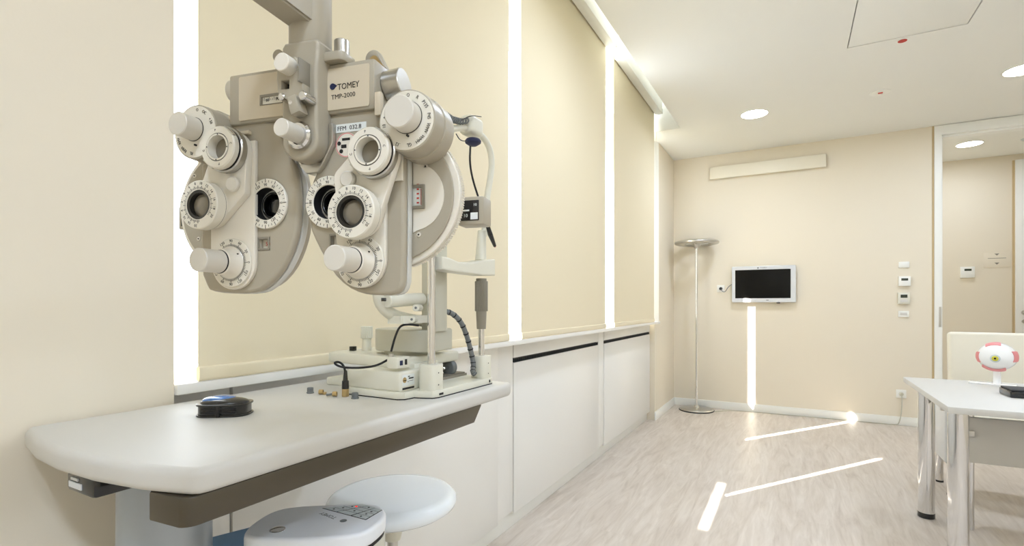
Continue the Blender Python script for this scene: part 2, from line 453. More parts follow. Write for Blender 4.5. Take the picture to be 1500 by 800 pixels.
tag(MB().box((-1.52, PIER_END, ZCAB-.013), (XW-.001, REVEAL-.32, ZCAB+.0205), .002).box((XW-.001, PIER_END+.002, ZCAB-.004), (XB+.004, WALL_END, ZCAB+.0205), .003).build('worktop', M['white']), 'long white worktop running under all the blinds', 'worktop')

# ------------------------------------------------------------------ ceiling downlights
first = None
def downlight(x, y, z, label, power=LAMP_W):
    t = thing('downlight', label, 'ceiling light', (x, y, z), 0, 'recessed ceiling downlights')
    MB().ring((0, 0, 0), (0, 0, -1), .108, .122, 0, .004, .001, 40).build('rim', M['trim'], t)
    MB().cyl((0, 0, -.0005), (0, 0, -.003), .109, seg=40).build('diffuser', M['led'], t)
    ld = bpy.data.lights.new('downlight_lamp', 'AREA'); ld.shape = 'DISK'; ld.size = .2; ld.energy = power; ld.color = (.66, .80, 1.04)
    lo = bpy.data.objects.new('downlight_lamp', ld); COL.objects.link(lo); lo.location = (0, 0, -.02); lo.parent = t
p = on_z(1105, 167, ZC); downlight(p.x, p.y, ZC, 'lit round downlight in the ceiling near the far left corner')
p = on_z(1499, 102, ZC); downlight(p.x, p.y, ZC, 'lit round downlight at the right edge of the picture')
p = on_z(1420, 211, ZC); downlight(p.x, p.y, ZC, 'lit round downlight seen through the opening in the next room', LAMP_W*.55)
for y in (2.55, -.7):  # extra rows out of view, added as fill light
    for x in ((-.31, 1.46, 2.7) if y > 1 else (.35, 1.46, 2.7)): downlight(x, y, ZC, 'round ceiling downlight added out of the frame to light the near part of the room', LAMP_W if y > 1 else LAMP_W*1.6)
p = on_z(1499, 204, ZC)
tag(MB().lathe([(0, 0), (.07, 0), (.06, -.012), (0, -.014)], (p.x+.05, p.y, ZC), (0, 0, 1)).build('ceiling_vent', M['key']), 'round grey-green ceiling disc in the next room, by the frame edge', 'vent')

# ------------------------------------------------------------------ instrument table
ZT = .98
t = thing('instrument_table', 'white motorised instrument table with bowed end on a blue-grey column', 'table', (-.98, .5, 0))
off = Vector((.98, -.5))
def tp(px, py, z=ZT): q = on_z(px, py, z); return (q.x+off.x, q.y+off.y)
end = [(-.22, -.118), (-.20, -.128), (-.10, -.148), (.0, -.156), (.10, -.153), (.20, -.138), (.262, -.121), (.28, -.114)]
o2 = end+[(.289, -.105), (.292, -.09), (.294, .735), (.286, .752), (.27, .757), (-.20, .757), (-.217, .748), (-.222, .73), (-.222, -.10)]
link('table_top', flat([o2], ZT-.036, ZT, .011, 4), M['top'], t, 50)
bo = arc(.262, -.102, .022, -70, 0, 5)+[(.284, .60), (.272, .62), (.205, .62), (.20, .60), (.20, -.12), (.21, -.128)]
b = MB(); b.mesh(flat([bo], .903, ZT-.0365, .003))
for v in b.bm.verts:
    if v.co.y > .5 and v.co.z < .92: v.co.y -= .03
b.build('support_beam', M['taupe'], t)
b = MB(); b.mesh(flat([[(-.20, .05), (-.13, .05), (-.13, .6), (-.20, .6)]], .903, ZT-.0365, .003)); b.box((-.135, -.08, .925), (.205, .09, ZT-.0365)); b.build('cross_bracket', M['taupe'], t)
b = MB(); b.lathe([(0, .926), (.071, .926), (.072, .74), (.0705, .728), (.066, .728)], (0, 0, 0), (0, 0, 1), 48); b.build('upper_column', M['blueg'], t)
MB().lathe([(.0, .728), (.0665, .728), (.0665, .05), (0, .05)], (0, 0, 0), (0, 0, 1), 48).build('lower_column', M['blueg'], t)
b = MB(); b.mesh(flat([rrect(-.17, -.2, .09, .12, .05)], 0, .05, .012)); b.build('foot', M['blueg'], t)
b = MB(); b.box((-.002, -.142, .913), (.085, -.06, ZT-.0365), .006)
hb = b.build('height_switch_box', M['black'], t)
b = MB(); b.box((.01, -.1435, .921), (.05, -.1418, .930)); b.box((.018, -.144, .933), (.04, -.1418, .937)); b.build('switch_label', M['silver'], hb)

# black disinfecting case on the table
p = on_z(330, 607, ZT)
t = thing('device_case', 'black oval case with a glossy blue lid lying on the white table', 'case', (p.x, p.y, ZT), math.radians(35))
ol = rrect(-.049, -.032, .049, .032, .024, 6)
link('lower_shell', flat([ol], 0, .004, .001), M['black'], t)
link('wall_band', flat([rrect(-.046, -.029, .046, .029, .022, 6)], .004, .021), M['black'], t)
b = MB(); b.box((-.032, -.032, .007), (.032, -.027, .012), .001); b.box((-.032, -.032, .014), (.032, -.027, .018), .001); b.box((-.003, -.034, .0), (.003, -.028, .021), .001); b.build('latch_bars', M['softblack'], t)
link('rim', flat([ol], .0205, .0245, .001), M['black'], t)
b = MB(); b.ball((0, 0, .024), .046, (1.0, .62, .24), 32); bmesh.ops.bisect_plane(b.bm, geom=b.bm.verts[:]+b.bm.edges[:]+b.bm.faces[:], plane_co=(0, 0, .0235), plane_no=(0, 0, -1), clear_outer=True); b.build('dome', M['black'], t)
b = MB(); b.ball((-.008, .002, .0262), .040, (.92, .60, .30), 32); bmesh.ops.bisect_plane(b.bm, geom=b.bm.verts[:]+b.bm.edges[:]+b.bm.faces[:], plane_co=(0, 0, .0285), plane_no=(0, 0, -1), clear_outer=True); b.build('blue_lid', M['bluegl'], t)

# ------------------------------------------------------------------ phoropter (own frame: x right, y away, z up, millimetres in the calls)
PRZ = math.radians(12.2)
PO = CAM+sight(437, 260)*.53
PXV = Vector((math.cos(PRZ), math.sin(PRZ), 0)); PYV = Vector((-math.sin(PRZ), math.cos(PRZ), 0))
def ph(px, py, q=0):
    d = sight(px, py); k = ((PO-CAM).dot(PYV)-q/1000)/d.dot(PYV); v = CAM+d*k-PO
    return v.dot(PXV)*1000, v.z*1000
PT = thing('phoropter', 'taupe twin-headed eye testing refractor with dials and knobs, hung from an overhead arm', 'eye testing device', (PO.x, PO.y, PO.z), PRZ)
R_FRONT = Matrix(((1, 0, 0, 0), (0, 0, -1, 0), (0, 1, 0, 0), (0, 0, 0, 1)))     # flat() XY -> XZ, its height towards the viewer
FR = (0, -1, 0)
def mm(pts): return [(x/1000, y/1000) for x, y in pts]
def fplate(name, outlines, q0, q1, m, parent, bev=0, seg=2):
    me = flat([mm(o) for o in outlines], q0/1000, q1/1000, bev/1000, seg); me.transform(R_FRONT)
    return link(name, me, m, parent, 40)
def pt3(x, z, q): return Vector((x/1000, -q/1000, z/1000))
def fcyl(name, x, z, q0, q1, r, m, parent, bev=.8, seg=40, r1=None):
    return MB().cyl(pt3(x, z, q0), pt3(x, z, q1), r/1000, None if r1 is None else r1/1000, seg, bev/1000).build(name, m, parent)
def fring(name, x, z, q0, q1, ri, ro, m, parent, bev=.6, seg=48):
    return MB().ring(pt3(x, z, q0), FR, ri/1000, ro/1000, 0, (q1-q0)/1000, bev/1000, seg).build(name, m, parent)
def fbox(name, x0, z0, x1, z1, q0, q1, m, parent, bev=1.0):
    return MB().box((x0/1000, -q1/1000, z0/1000), (x1/1000, -q0/1000, z1/1000), bev/1000).build(name, m, parent)
def put_text(b, s, x, z, q, size, ang=0, sx=1.0):
    me = text_mesh(s, size/1000, .0002, sx=sx)
    b.mesh(me, Matrix.Translation(pt3(x, z, q)) @ R_FRONT @ Matrix.Rotation(math.radians(ang), 4, 'Z'))
def tick(b, x, z, q, a, r0, r1, w=.35):
    """thin raised bar on a dial, a = degrees anticlockwise from the right"""
    me = flat([mm([(r0, -w/2), (r1, -w/2), (r1, w/2), (r0, w/2)])], 0, .0002)
    b.mesh(me, Matrix.Translation(pt3(x, z, q)) @ R_FRONT @ Matrix.Rotation(math.radians(a), 4, 'Z'))
def markings(parent, x, z, q, rt0, rt1, rn, size, labels, step=5, upright=True, big=30, skip=None):
    b = MB()
    for k in range(0, 360, step):
        if skip and skip(k): continue
        L = rt1 if k % big == 0 else (rt1*.6+rt0*.4)
        tick(b, x, z, q, k, rt0, L, .62 if k % big == 0 else .4)
    for a, s in labels:
        r = math.radians(a); flip = upright and 180 < a % 360 < 360
        put_text(b, s, x+rn*math.cos(r), z+rn*math.sin(r), q+.1, size, a-90+(180 if flip else 0))
    return b.build('dial_markings', M['ink'], parent)
PROT = [(0, '0'), (30, '30'), (60, '60'), (90, '90'), (120, '120'), (150, '150'), (180, '180'), (210, '30'), (240, '60'), (270, '90'), (300, '120'), (330, '150')]

def head(side, outline, eye, plate, low, ringc, mainc, aux, disc, btn, lobe, auxtext, win, sights, sc, knob_r, knob_q):
    case = fplate('refractor_case', [outline, circle(*eye, 17, 36), rect(*win)], -9, 0, M['ph'], PT, 3.6, 3)
    fplate('rim_band', [outline, circle(*eye, 15, 36)], -17, -9, M['phs'], case, .8)
    fplate('case_back', [[(eye[0]+(x-eye[0])*.86, eye[1]+(z-eye[1])*.93) for x, z in outline], circle(*eye, 15, 36)], -30, -17, M['ph'], case, 2)
    # power wheel and side plate behind the case
    gear = []
    for k in range(180): gear += [(disc[0]+r*math.cos(a), disc[1]+r*math.sin(a)) for r, a in ((disc[2]+2.6, k*PI/90), (disc[2]+1.4, (k+.5)*PI/90))]
    fplate('power_wheel', [gear], -33, -27, M['phl'], case)
    fplate('side_plate', [circle(disc[0], disc[1], disc[2]+1.2, 72)], -26.5, -22, M['phl'], case, 1)
    fplate('side_cover', [circle(disc[0], disc[1], disc[2]-4.5, 72)], -22, -19.5, M['ph'], case, .8)
    # slim rim band on the inner side of the case
    for px, pz in sc:
        fcyl('screw', px, pz, -20, -18.6, 2.4*1, M['phl'], case, .3, 16); fcyl('screw_socket', px, pz, -18.6, -18.3, .9, M['ink'], case, 0, 10)
    # eye aperture
    ex, ez = eye
    fring('aperture_ring', ex, ez, 0, 3.6, 17, 26.5, M['phc'], case, .8)
    markings(case, ex, ez, 3.6, 22.4, 26.2, 19.9, 4.3, PROT, 10)
    MB().lathe([(.0168, .003), (.0168, -.012), (.012, -.018), (0, -.018)], pt3(ex, ez, 0), FR, 40).build('aperture_cup', M['softblack'], case)
    MB().lathe([(.0, -.008), (.006, -.0085), (.011, -.0102), (.0118, -.011)], pt3(ex, ez, 0), FR, 36).build('aperture_lens', M['lens'], case)
    fring('lens_mount', ex, ez, -15, -6, 11.8, 14, M['black'], case, .6)
    # light face plate, axis dial with its knob
    fplate('face_plate', [plate], 0, 5, M['phl'], case, 1)
    lx, lz = low
    fcyl('axis_dial', lx, lz, 5, 7.6, 26, M['phc'], case, .6, 56)
    markings(case, lx, lz, 7.6, 18.0, 21.2, 23.2, 4.4, PROT, 5)
    MB().lathe([(.0175, 0), (.0175, .001), (.0145, .005), (.0138, .014), (.0125, .0145), (.0, .0145)], pt3(lx, lz, 7.6), FR, 48).build('knob_collar', M['phl'], case)
    fring('knob_gap', lx, lz, 21.6, 22.6, 9, 12.3, M['softblack'], case, 0)
    fring('index_ring', lx, lz, 7.5, 8.9, 16.2, 17.9, M['satin'], case, .2)
    fcyl('axis_knob', lx, lz, 22.6, 48, 11.9, M['phk'], case, .8, 44)
    fcyl('index_dot', lx+15.2*math.cos(.6), lz+15.2*math.sin(.6), 9, 12, .9, M['ink'], case, 0, 10)
    # loupe turret: cover, dial with lens, upper ring
    fplate('turret_cover', [hull([(ringc[0], ringc[1], 22), (mainc[0], mainc[1], 22), lobe])], 5, 13.5, M['phl'], case, 1.2)
    rx, rz = ringc
    MB().lathe([(.0218, .0098), (.0218, .0148), (.0205, .0162), (.0146, .0162), (.0146, .0152), (.0137, .0152), (.0137, .0166), (.012, .0166), (.0118, .004), (0, .003)], pt3(rx, rz, 13.5), FR, 52).build('upper_ring', M['phc'], case)
    MB().lathe([(.0232, 0), (.0238, .001), (.0238, .007), (.0226, .0082), (.021, .0082)], pt3(rx, rz, 13.5), FR, 52).build('ring_base', M['satin'], case)
    MB().lathe([(.0208, .0078), (.0208, .0100), (.0202, .0102)], pt3(rx, rz, 13.5), FR, 52).build('ring_groove', M['softblack'], case)
    MB().ring(pt3(rx, rz, 28.6), FR, .0138, .0145, 0, .0006, 0, 48).build('ring_line', M['ink'], case)
    MB().lathe([(.0118, .0), (.008, .0014), (0, .002)], pt3(rx, rz, 20), FR, 36).build('ring_lens', M['clear'], case)
    b = MB()
    for a, s in ((98, 'P'), (188, 'C'), (278, 'P'), (8, 'C')):
        put_text(b, s, rx+17.6*math.cos(math.radians(a)), rz+17.6*math.sin(math.radians(a)), 29.8, 3.4, a-90)
        r = math.radians(a-12); b.cyl(pt3(rx+13*math.cos(r), rz+13*math.sin(r), 29.6), pt3(rx+13*math.cos(r), rz+13*math.sin(r), 30.4), .0007, seg=8)
    b.build('dial_markings', M['ink'], case)
    b = MB()
    for a in (50, 230):
        r = math.radians(a); rm = Matrix.Rotation(-(r-PI/2), 3, 'Y')
        c = pt3(rx+20.6*math.cos(r), rz+20.6*math.sin(r), 27)
        b.box(c-Vector((.0075, .002, .0012)), c+Vector((.0075, .002, .0012)), .0005, 2, rm)
    b.build('ring_grip', M['satin'], case)
    ax, az = mainc
    MB().lathe([(.0245, 0), (.0245, .003), (.0255, .0035), (.0255, .0135), (.0245, .0145), (.0155, .0145), (.0155, .0135)], pt3(ax, az, 13.5), FR, 56).build('lens_dial', M['phc'], case)
    fring('dial_shadow_joint', ax, az, 16.2, 17.2, 24, 25.3, M['grip'], case, 0)  # dark ring drawn in for the shadow line between dial and cover
    MB().lathe([(.0155, .014), (.0125, .0135), (.0122, .004), (.0, .004)], pt3(ax, az, 13.5), FR, 40).build('lens_barrel', M['black'], case)
    MB().lathe([(.0121, .0), (.008, .0016), (0, .0022)], pt3(ax, az, 22), FR, 36).build('dial_lens', M['clear'], case)
    nums = [(-35, '20'), (-12, '18'), (12, '16'), (36, '14'), (58, '12'), (80, '10'), (100, '8'), (122, '6'), (146, '4'), (170, '2'), (194, '4'), (216, '10'), (238, '16'), (262, '20')]
    markings(case, ax, az, 28, 16.4, 19.6, 22.0, 4.0, nums, 5, False, 15, lambda k: 275 < k < 320)
    bx, bz = btn
    fcyl('push_button', bx, bz, 13.5, 19, 8, M['phk'], case, 1.4, 32)
    # auxiliary dial: drum, printed disc, knob
    ux, uz = aux
    MB().lathe([(0, -41/1000), (.029, -.041), (.0305, -.039), (.0305, -.020), (.0293, -.0195), (.0293, -.006), (.0288, -.003), (.0288, 0), (.0275, .0006), (0, .0006)], pt3(ux, uz, 20), FR, 60).build('auxiliary_drum', M['ph'], case)
    fcyl('auxiliary_dial', ux, uz, 20, 21.2, 27.4, M['phc'], case, .4, 60)
    b = MB()
    for a, s in auxtext:
        r = math.radians(90-a); put_text(b, s, ux+23*math.cos(r), uz+23*math.sin(r), 21.4, 4.7, -a, .85)
    b.build('dial_markings', M['ink'], case)
    fcyl('auxiliary_knob', ux+side*1.0, uz+2.6, 21, knob_q, knob_r, M['phk'], case, .9, 52)
    fring('knob_shadow_ring', ux+side*1.0, uz+2.6, 21.1, 21.9, knob_r-.5, knob_r+.45, M['ink'], case, 0)
    fcyl('index_dot', ux+2, uz-14.6, 21, 23.5, 1.1, M['ink'], case, 0, 10)
    # cylinder window
    x0, z0, x1, z1 = win
    fbox('window_drum', x0-2, z0-2, x1+2, z1+2, -9, -5, M['phc'], case, .3)
    b = MB(); put_text(b, '50', (x0+x1)/2+1, (z0+z1)/2, -4.7, 6); b.build('window_figures', M['red'], case)
    fplate('window_bezel', [rect(x0-1.8, z0-1.8, x1+1.8, z1+1.8), rect(x0, z0, x1, z1)], 0, .8, M['grip'], case)
    # sight box at the outer side
    sx0, sz0, sx1, sz1 = sights
    fbox('sight_box', sx0, sz0, sx1, sz1, -75, -50, M['ph'], case, 2)
    fbox('sight_screen', sx0+5, sz0+4, sx1-5, sz1-4, -50.5, -49.2, M['black'], case, .5)
    b = MB(); put_text(b, '10', sx0+11, sz0+9, -49, 5); put_text(b, '10', sx1-9, sz1-9, -49, 4); b.box(pt3(sx0+6, (sz0+sz1)/2-.8, -50), pt3(sx0+15, (sz0+sz1)/2+.8, -48.9)); b.box(pt3(sx1-14, sz0+5, -50), pt3(sx1-6, sz0+12, -48.9))
    b.build('sight_figures', M['paper'], case)
    b = MB(); b.tube([pt3((sx0+sx1)/2, (sz0+sz1)/2, -62), pt3(disc[0], disc[1], -55), pt3(disc[0], disc[1], -33)], .006, 10); b.build('sight_rod', M['satin'], case)
    return case

def arcs(cx, cz, r, a0, a1, n=8): return arc(cx, cz, r, a0, a1, n)
# left head
lo_l = [(-129, 62), (-130, -95), (-121, -113)]+[(-117, -117), (-94, -120), (-60, -120), (-44, -116), (-24, -100), (-11, -80), (-3, -60), (0, -40), (.5, -15), (-3, 6), (-10, 24), (-22, 45), (-24, 66)]
pl_l = [(-110, 42), (-110, -87)]+arcs(-80, -87, 29, 180, 360, 14)+[(-51, -50), (-51, 42)]
auxL = ph(287, 193.6, 20)
hl = head(-1, smooth2(lo_l, 1), ph(389.5, 298.6, 3), pl_l, ph(339, 385, 7), ph(320, 216, 28), ph(290, 299.6, 28), auxL, (-113, -22, 70), ph(338, 269, 19), (-59, -14, 3.5),
     [(8, 'O'), (33, 'OC'), (66, '+.50'), (100, 'R'), (192, 'RL'), (220, 'RMH'), (250, 'RMV'), (278, 'P')], (ph(380, 364)[0], ph(380, 364)[1], ph(393, 350)[0], ph(393, 350)[1]), (-221, -38, -190, -9),
     [ph(286, 258, -20), ph(292, 350, -20)], 12.2, 41)
# right head
lo_r = [(34, 66), (33, 40), (27, 14), (14, -10), (11, -30), (13, -52), (22, -70), (40, -99), (57, -114), (74, -121), (93, -123), (112, -122.5), (119, -118), (122.5, -106), (122.5, 60)]
pl_r = [(48, -6), (48, -60), (52.5, -88)]+arcs(78, -88.5, 26.8, 190, 360, 14)+[(104.8, -50), (104.8, 14), (72, 14)]
hr = head(1, smooth2(lo_r, 1), ph(480, 296, 3), pl_r, ph(527.5, 383, 7), ph(539.5, 220.6, 28), ph(513, 310, 28), ph(596, 177, 20), (100, -22.5, 70), ph(508, 262, 18), (64, -9, 12),
     [(5, 'O'), (30, 'R'), (56, 'P135'), (86, 'P45'), (113, 'WMV'), (143, 'WMH'), (172, 'GL'), (202, '.12'), (222, '+'), (236, 'PH'), (262, '10'), (282, '+')], (ph(485, 360)[0], ph(485, 360)[1], ph(499, 345)[0], ph(499, 345)[1]), (155.5, -49, 186, -20),
     [ph(624, 244, -20), ph(614, 344, -20)], 14.8, 37.5)
# power scale window in the pale half-round plate of the right side cover
x0, z1 = ph(601, 272, -19); x1, z0 = ph(623, 306, -19)
fplate('half_round_plate', [[(122, z) for z in (-60, 12)]+arcs(122, -24, 34, 80, -80, 20)], -19.5, -18.6, M['phl'], hr, .3)
fplate('scale_bezel', [rect(x0, z0, x1, z1), rect(x0+3, z0+3, x1-3, z1-3)], -18.6, -16, M['grip'], hr, .5)
fbox('scale_drum', x0+2, z0+2, x1-2, z1-2, -19, -18.2, M['paper'], hr, .1)
b = MB()
for k in range(5): b.box(pt3(x1-9, z0+5.6+k*4.5, -18.2), pt3(x1-6.5, z0+7.2+k*4.5, -18))
b.box(pt3(x1-4.6, z0+4, -18.2), pt3(x1-4, z1-4, -18)); b.build('scale_figures', M['red'], hr)
fplate('side_tongue', [[(113, 18), (118, 30), (122, 18), (122, -12), (112, -12)]], 0, 3, M['phl'], hr, .8)
# printed stickers on the right head
c0 = ph(489.5, 198, 1); c1 = ph(536, 179, 1)
rot = Matrix.Rotation(math.radians(2), 3, 'Y')
lb = MB().box(pt3(c0[0], c0[1]+2, .1), pt3(c1[0], c1[1]+1, .5)).build('sticker', M['paper'], hr)
b = MB(); put_text(b, 'FFM  032.8', (c0[0]+c1[0])/2-1, (c0[1]+c1[1])/2+1.2, .7, 6.2, 1); b.build('sticker_print', M['ink'], hr)
q = ph(507, 212, 1)
fcyl('round_seal', q[0], q[1], 0, .4, 12.5, M['phc'], hr, 0, 40)
b = MB(); b.ring(pt3(q[0], q[1], .4), FR, .0113, .0121, 0, .0002)
b.build('seal_ring', M['pink'], hr)
b = MB(); b.box(pt3(q[0]-5, q[1]+4.5, .4), pt3(q[0]+4, q[1]+7, .7)); b.cyl(pt3(q[0]-8.5, q[1]+2, .4), pt3(q[0]-8.5, q[1]+2, .7), .0021); b.cyl(pt3(q[0]-6, q[1]-6, .4), pt3(q[0]-6, q[1]-6, .7), .0021); b.box(pt3(q[0]-6, q[1]-3, .4), pt3(q[0], q[1]+.5, .7)); b.build('seal_print', M['ink'], hr)

# upper boxes
bl = fbox('level_box', -86, 61, -10, 115, -36, 4, M['ph'], PT, 2.5)
fplate('box_panel', [rrect(-72, 64, -12, 111, 2), rect(*ph(381, 155, 5), *ph(413, 135, 5))], 4, 5, M['phbox'], bl, .3)
wx0, wz0 = ph(381, 155, 5); wx1, wz1 = ph(414, 135, 5)
fbox('scale_strip', wx0, wz0, wx1, wz1, 4.02, 4.3, M['phc'], bl, .05)
fplate('scale_bezel', [rect(wx0, wz0, wx1, wz1), rect(wx0+2.4, wz0+.6, wx1, wz1-2.4)], 4.2, 5.6, M['grip'], bl)
b = MB()
for k in range(12): tick(b, wx0+5+k*2.1, wz0+4.5, 4.5, 90, 0, 2 if k % 3 else 3.4, .3)
put_text(b, '60', wx0+9, wz1-6, 4.5, 4.5); put_text(b, '70', wx1-7, wz1-6, 4.5, 4.5)
b.build('scale_print', M['ink'], bl)
br = fbox('name_box', 26, 60, 92, 110, -38, 4, M['ph'], PT, 2.5)
fplate('box_panel', [rrect(30, 63, 87, 105, 2)], 4, 5, M['phbox'], br, .3)
x, z = ph(509.5, 125, 6)
b = MB(); put_text(b, 'TOMEY', x, z, 5.2, 8.6, 1.5, .88); x, z = ph(502, 140, 6); put_text(b, 'TMP-2000', x, z, 5.2, 6.6, 1.5); b.build('box_lettering', M['ink'], br)
x, z = ph(486.5, 126.5, 6)
b = MB(); b.mesh(flat([mm(circle(x, z, 3.2, 28)+[])], .005, .0054), R_FRONT.copy()); b.mesh(flat([mm([(x+1.6, z+2.8), (x+5.2, z+.3), (x+1.6, z-2.2)])], .005, .0054), R_FRONT.copy()); b.build('box_emblem', M['navy'], br)
MB().cyl((-.086, .022, .108), (-.106, .022, .110), .0125, None, 36, .0008).build('side_knob', M['satin'], bl)
MB().cyl((.092, .022, .091), (.111, .022, .093), .0155, None, 36, .0008).build('side_knob', M['satin'], br)
b = MB(); b.box((-.095, .0, .052), (-.088, .012, .074), .001); b.box((-.095, -.004, .05), (-.06, .012, .054), .001); b.build('level_tab', M['phbox'], bl)
x, z = ph(552, 150, 10); fbox('level_tab', x-3.5, z-12, x+3.5, z+11, 3, 9, M['phbox'], br, 1)
# silver knob on its bracket above the name box
x, z = ph(493, 89, 0)
b = MB(); b.mesh(flat([mm(rrect(x-17, -12, x+15, 14, 6))], (z-5)/1000, (z+4)/1000, .001)); b.build('knob_bracket', M['ph'], br)
x, z = ph(501, 81, 0); MB().cyl((x/1000, 0, z/1000-.004), (x/1000, 0, z/1000+.014), .0076, None, 28, .0006).build('thumb_knob', M['satin'], br)
# flip lever
x, z = ph(549, 86, -20)
b = MB(); b.mesh(flat([mm(hull([(x-6, z+4, 9), (x+9, z-14, 4)]))], .012, .02, .002), R_FRONT.copy()); o = b.build('flip_lever', M['ph'], br); o.location = (0, .045, 0)
o = fplate('lever_inlay', [hull([(x-4, z+1, 5), (x+5, z-8, 3)])], -25.2, -24.4, M['gold'], br)
# centre column with lever and pupil-distance knob
cc = [(-2, 124), (-2, 60), (-1.5, 32)]+arcs(19.5, 31, 21, 180, 360, 14)+[(39.5, 60), (39, 96), (41.5, 124), (38.5, 128), (1.5, 128.5)]
ct = fplate('centre_column', [cc], -30, 22, M['ph'], PT, 3, 3)
fplate('fork_bracket', [[(-4, 30), (8, 8), (14, 2), (27, 2), (33, 8), (46, 30), (46, 50), (41, 50), (40, 28), (32, 12), (9, 12), (0, 32)]], -8, 6, M['satin'], ct, 1)
kx, kz = ph(411, 186, 50)
MB().lathe([(.0, 0), (.0125, 0), (.0135, .001), (.0135, .004), (.0115, .006), (.0, .006)], pt3(kx, kz, 22), FR, 24).build('knob_ring', M['chrome'], ct, 20)
fcyl('distance_knob', kx, kz, 27, 50, 8.6, M['phk'], ct, .7, 40)
fcyl('index_dot', kx-1.5, kz-8.5, 27.5, 30, .9, M['ink'], ct, 0, 8)
lpts = [ph(px, py, 32) for px, py in ((407, 86), (411, 83), (432, 83), (436, 88), (438, 104), (444, 122), (445, 140), (437, 149), (413, 145), (408, 136), (406, 118))]
slot = [ph(px, py, 32) for px, py in ((413, 131), (424, 130), (424, 118), (413, 119))]
lv = fplate('release_lever', [lpts, slot], 22, 33, M['ph'], ct, 1.2)
fbox('lever_slot', slot[0][0]-1, slot[0][1]-1, slot[2][0]+1, slot[2][1]+1, 21.5, 24, M['softblack'], ct, .1)
kx, kz = ph(411.5, 90, 45); fcyl('lever_knob', kx, kz, 30, 45, 8.7, M['phl'], ct, .7, 36)
kx, kz = ph(442, 139, 38); fcyl('chrome_screw', kx, kz, 22, 38, 4.4, M['chrome'], ct, .8, 20)
kx, kz = ph(411, 141, 36); fcyl('chrome_screw', kx, kz, 22, 36, 3.6, M['chrome'], ct, .8, 20)
kx, kz = ph(430, 153, 36)
MB().box(pt3(kx-5.5, kz-9, 37), pt3(kx+5.5, kz+9, 24), .0015, 2, Matrix.Rotation(math.radians(-16), 3, 'Y')).build('hook_block', M['ph'], ct)
fcyl('hook_rivet', kx-3, kz+2, 36, 37, 2.2, M['phl'], ct, .2, 16)
kx, kz = ph(439, 103, 36); MB().box(pt3(kx-.8, kz-11, 38), pt3(kx+.8, kz+12, 22), .0004, 2).build('spring_clip', M['grip'], ct)
kx, kz = ph(403, 82, 22); fcyl('rear_stud', kx-1, kz+3, 0, 18, 6, M['ph'], ct, .6, 24)
# hub, arm, stand
hx_, _ = ph(455, 30, 0)
b = MB(); b.lathe([(0, .126), (.0195, .126), (.0208, .129), (.0208, .26), (.019, .264), (0, .264)], (hx_/1000, 0, 0), (0, 0, 1), 48); b.build('hub', M['ph'], PT)
# arm runs back over the camera's left to the stand
a0 = PO.copy(); A = Vector((0, 0, 0))+RT*-.2114+FW*.515; dA = (RT*-.312+FW*-.95)
B = A+dA*.76
def to_ph(w): w = Vector((w[0], w[1], w[2] if len(w) > 2 else 0)); v = w-Vector((PO.x, PO.y, 0)); return Vector((v.dot(PXV), v.dot(PYV), w.z-PO.z))
A3, B3 = to_ph((A.x, A.y, 1.480)), to_ph((B.x, B.y, 1.480))
dl = (B3-A3).normalized(); nl = Vector((-dl.y, dl.x, 0))
t_ = bmesh.new(); vs = []
for P_ in (A3, B3):
    for u_, v_ in ((-.0148, 0), (.0148, 0), (.0148, .07), (-.0148, .07)): vs.append(t_.verts.new(P_+nl*u_+Vector((0, 0, v_))))
for f_ in ((0, 1, 2, 3), (7, 6, 5, 4), (0, 4, 5, 1), (1, 5, 6, 2), (2, 6, 7, 3), (3, 7, 4, 0)): t_.faces.new([vs[k] for k in f_])
bmesh.ops.recalc_face_normals(t_, faces=t_.faces[:]); bmesh.ops.bevel(t_, geom=t_.edges[:], offset=.002, segments=2, affect='EDGES')
b = MB(); b._merge(t_); b.build('arm', M['ph'], PT)
b = MB(); b.cyl((B3.x, B3.y, -PO.z+.03), (B3.x, B3.y, .26), .03, None, 32, .003); b.build('stand_pole', M['ph'], PT)
b = MB(); b.cyl((B3.x, B3.y, -PO.z), (B3.x, B3.y, -PO.z+.03), .2, None, 48, .008); b.build('stand_base', M['ph'], PT)

# ------------------------------------------------------------------ slit lamp on the table (world axes, origin at its base)
SO = Vector((-.85, 1.05, ZT))
SL = thing('slit_lamp', 'ivory slit lamp microscope with chin rest and chrome posts on the white table', 'microscope', SO)
def W(x, y, z): return Vector((x, y, z))-SO
def on_w(px, py, x): return on_x(px, py, x)-SO
bo = [(-.955, .892), (-.79, .892), (-.776, .902), (-.772, .93), (-.745, .938), (-.73, .945), (-.724, .96), (-.724, 1.2), (-.73, 1.21), (-.80, 1.212), (-.955, 1.212)]
link('base_tray', flat([[(x-SO.x, y-SO.y) for x, y in bo]], .0, .018, .002), M['ivory'], SL)
link('base_pad', flat([[((x-SO.x)*1.004, (y-SO.y)*1.004) for x, y in bo]], -.0, .0025), M['softblack'], SL)
b = MB(); b.box(W(-.953, .896, ZT+.016), W(-.784, 1.03, ZT+.064), .007, 3); hs = b.build('power_housing', M['ivory'], SL)
b = MB(); b.box(W(-.7845, .903, ZT+.03), W(-.7835, .945, ZT+.056), .0003); pl = b.build('rating_plate', M['paper'], hs)
b = MB(); b.cyl(W(-.7835, .910, ZT+.044), W(-.783, .910, ZT+.044), .0065, seg=24); b.build('plate_seal', M['gold'], hs)
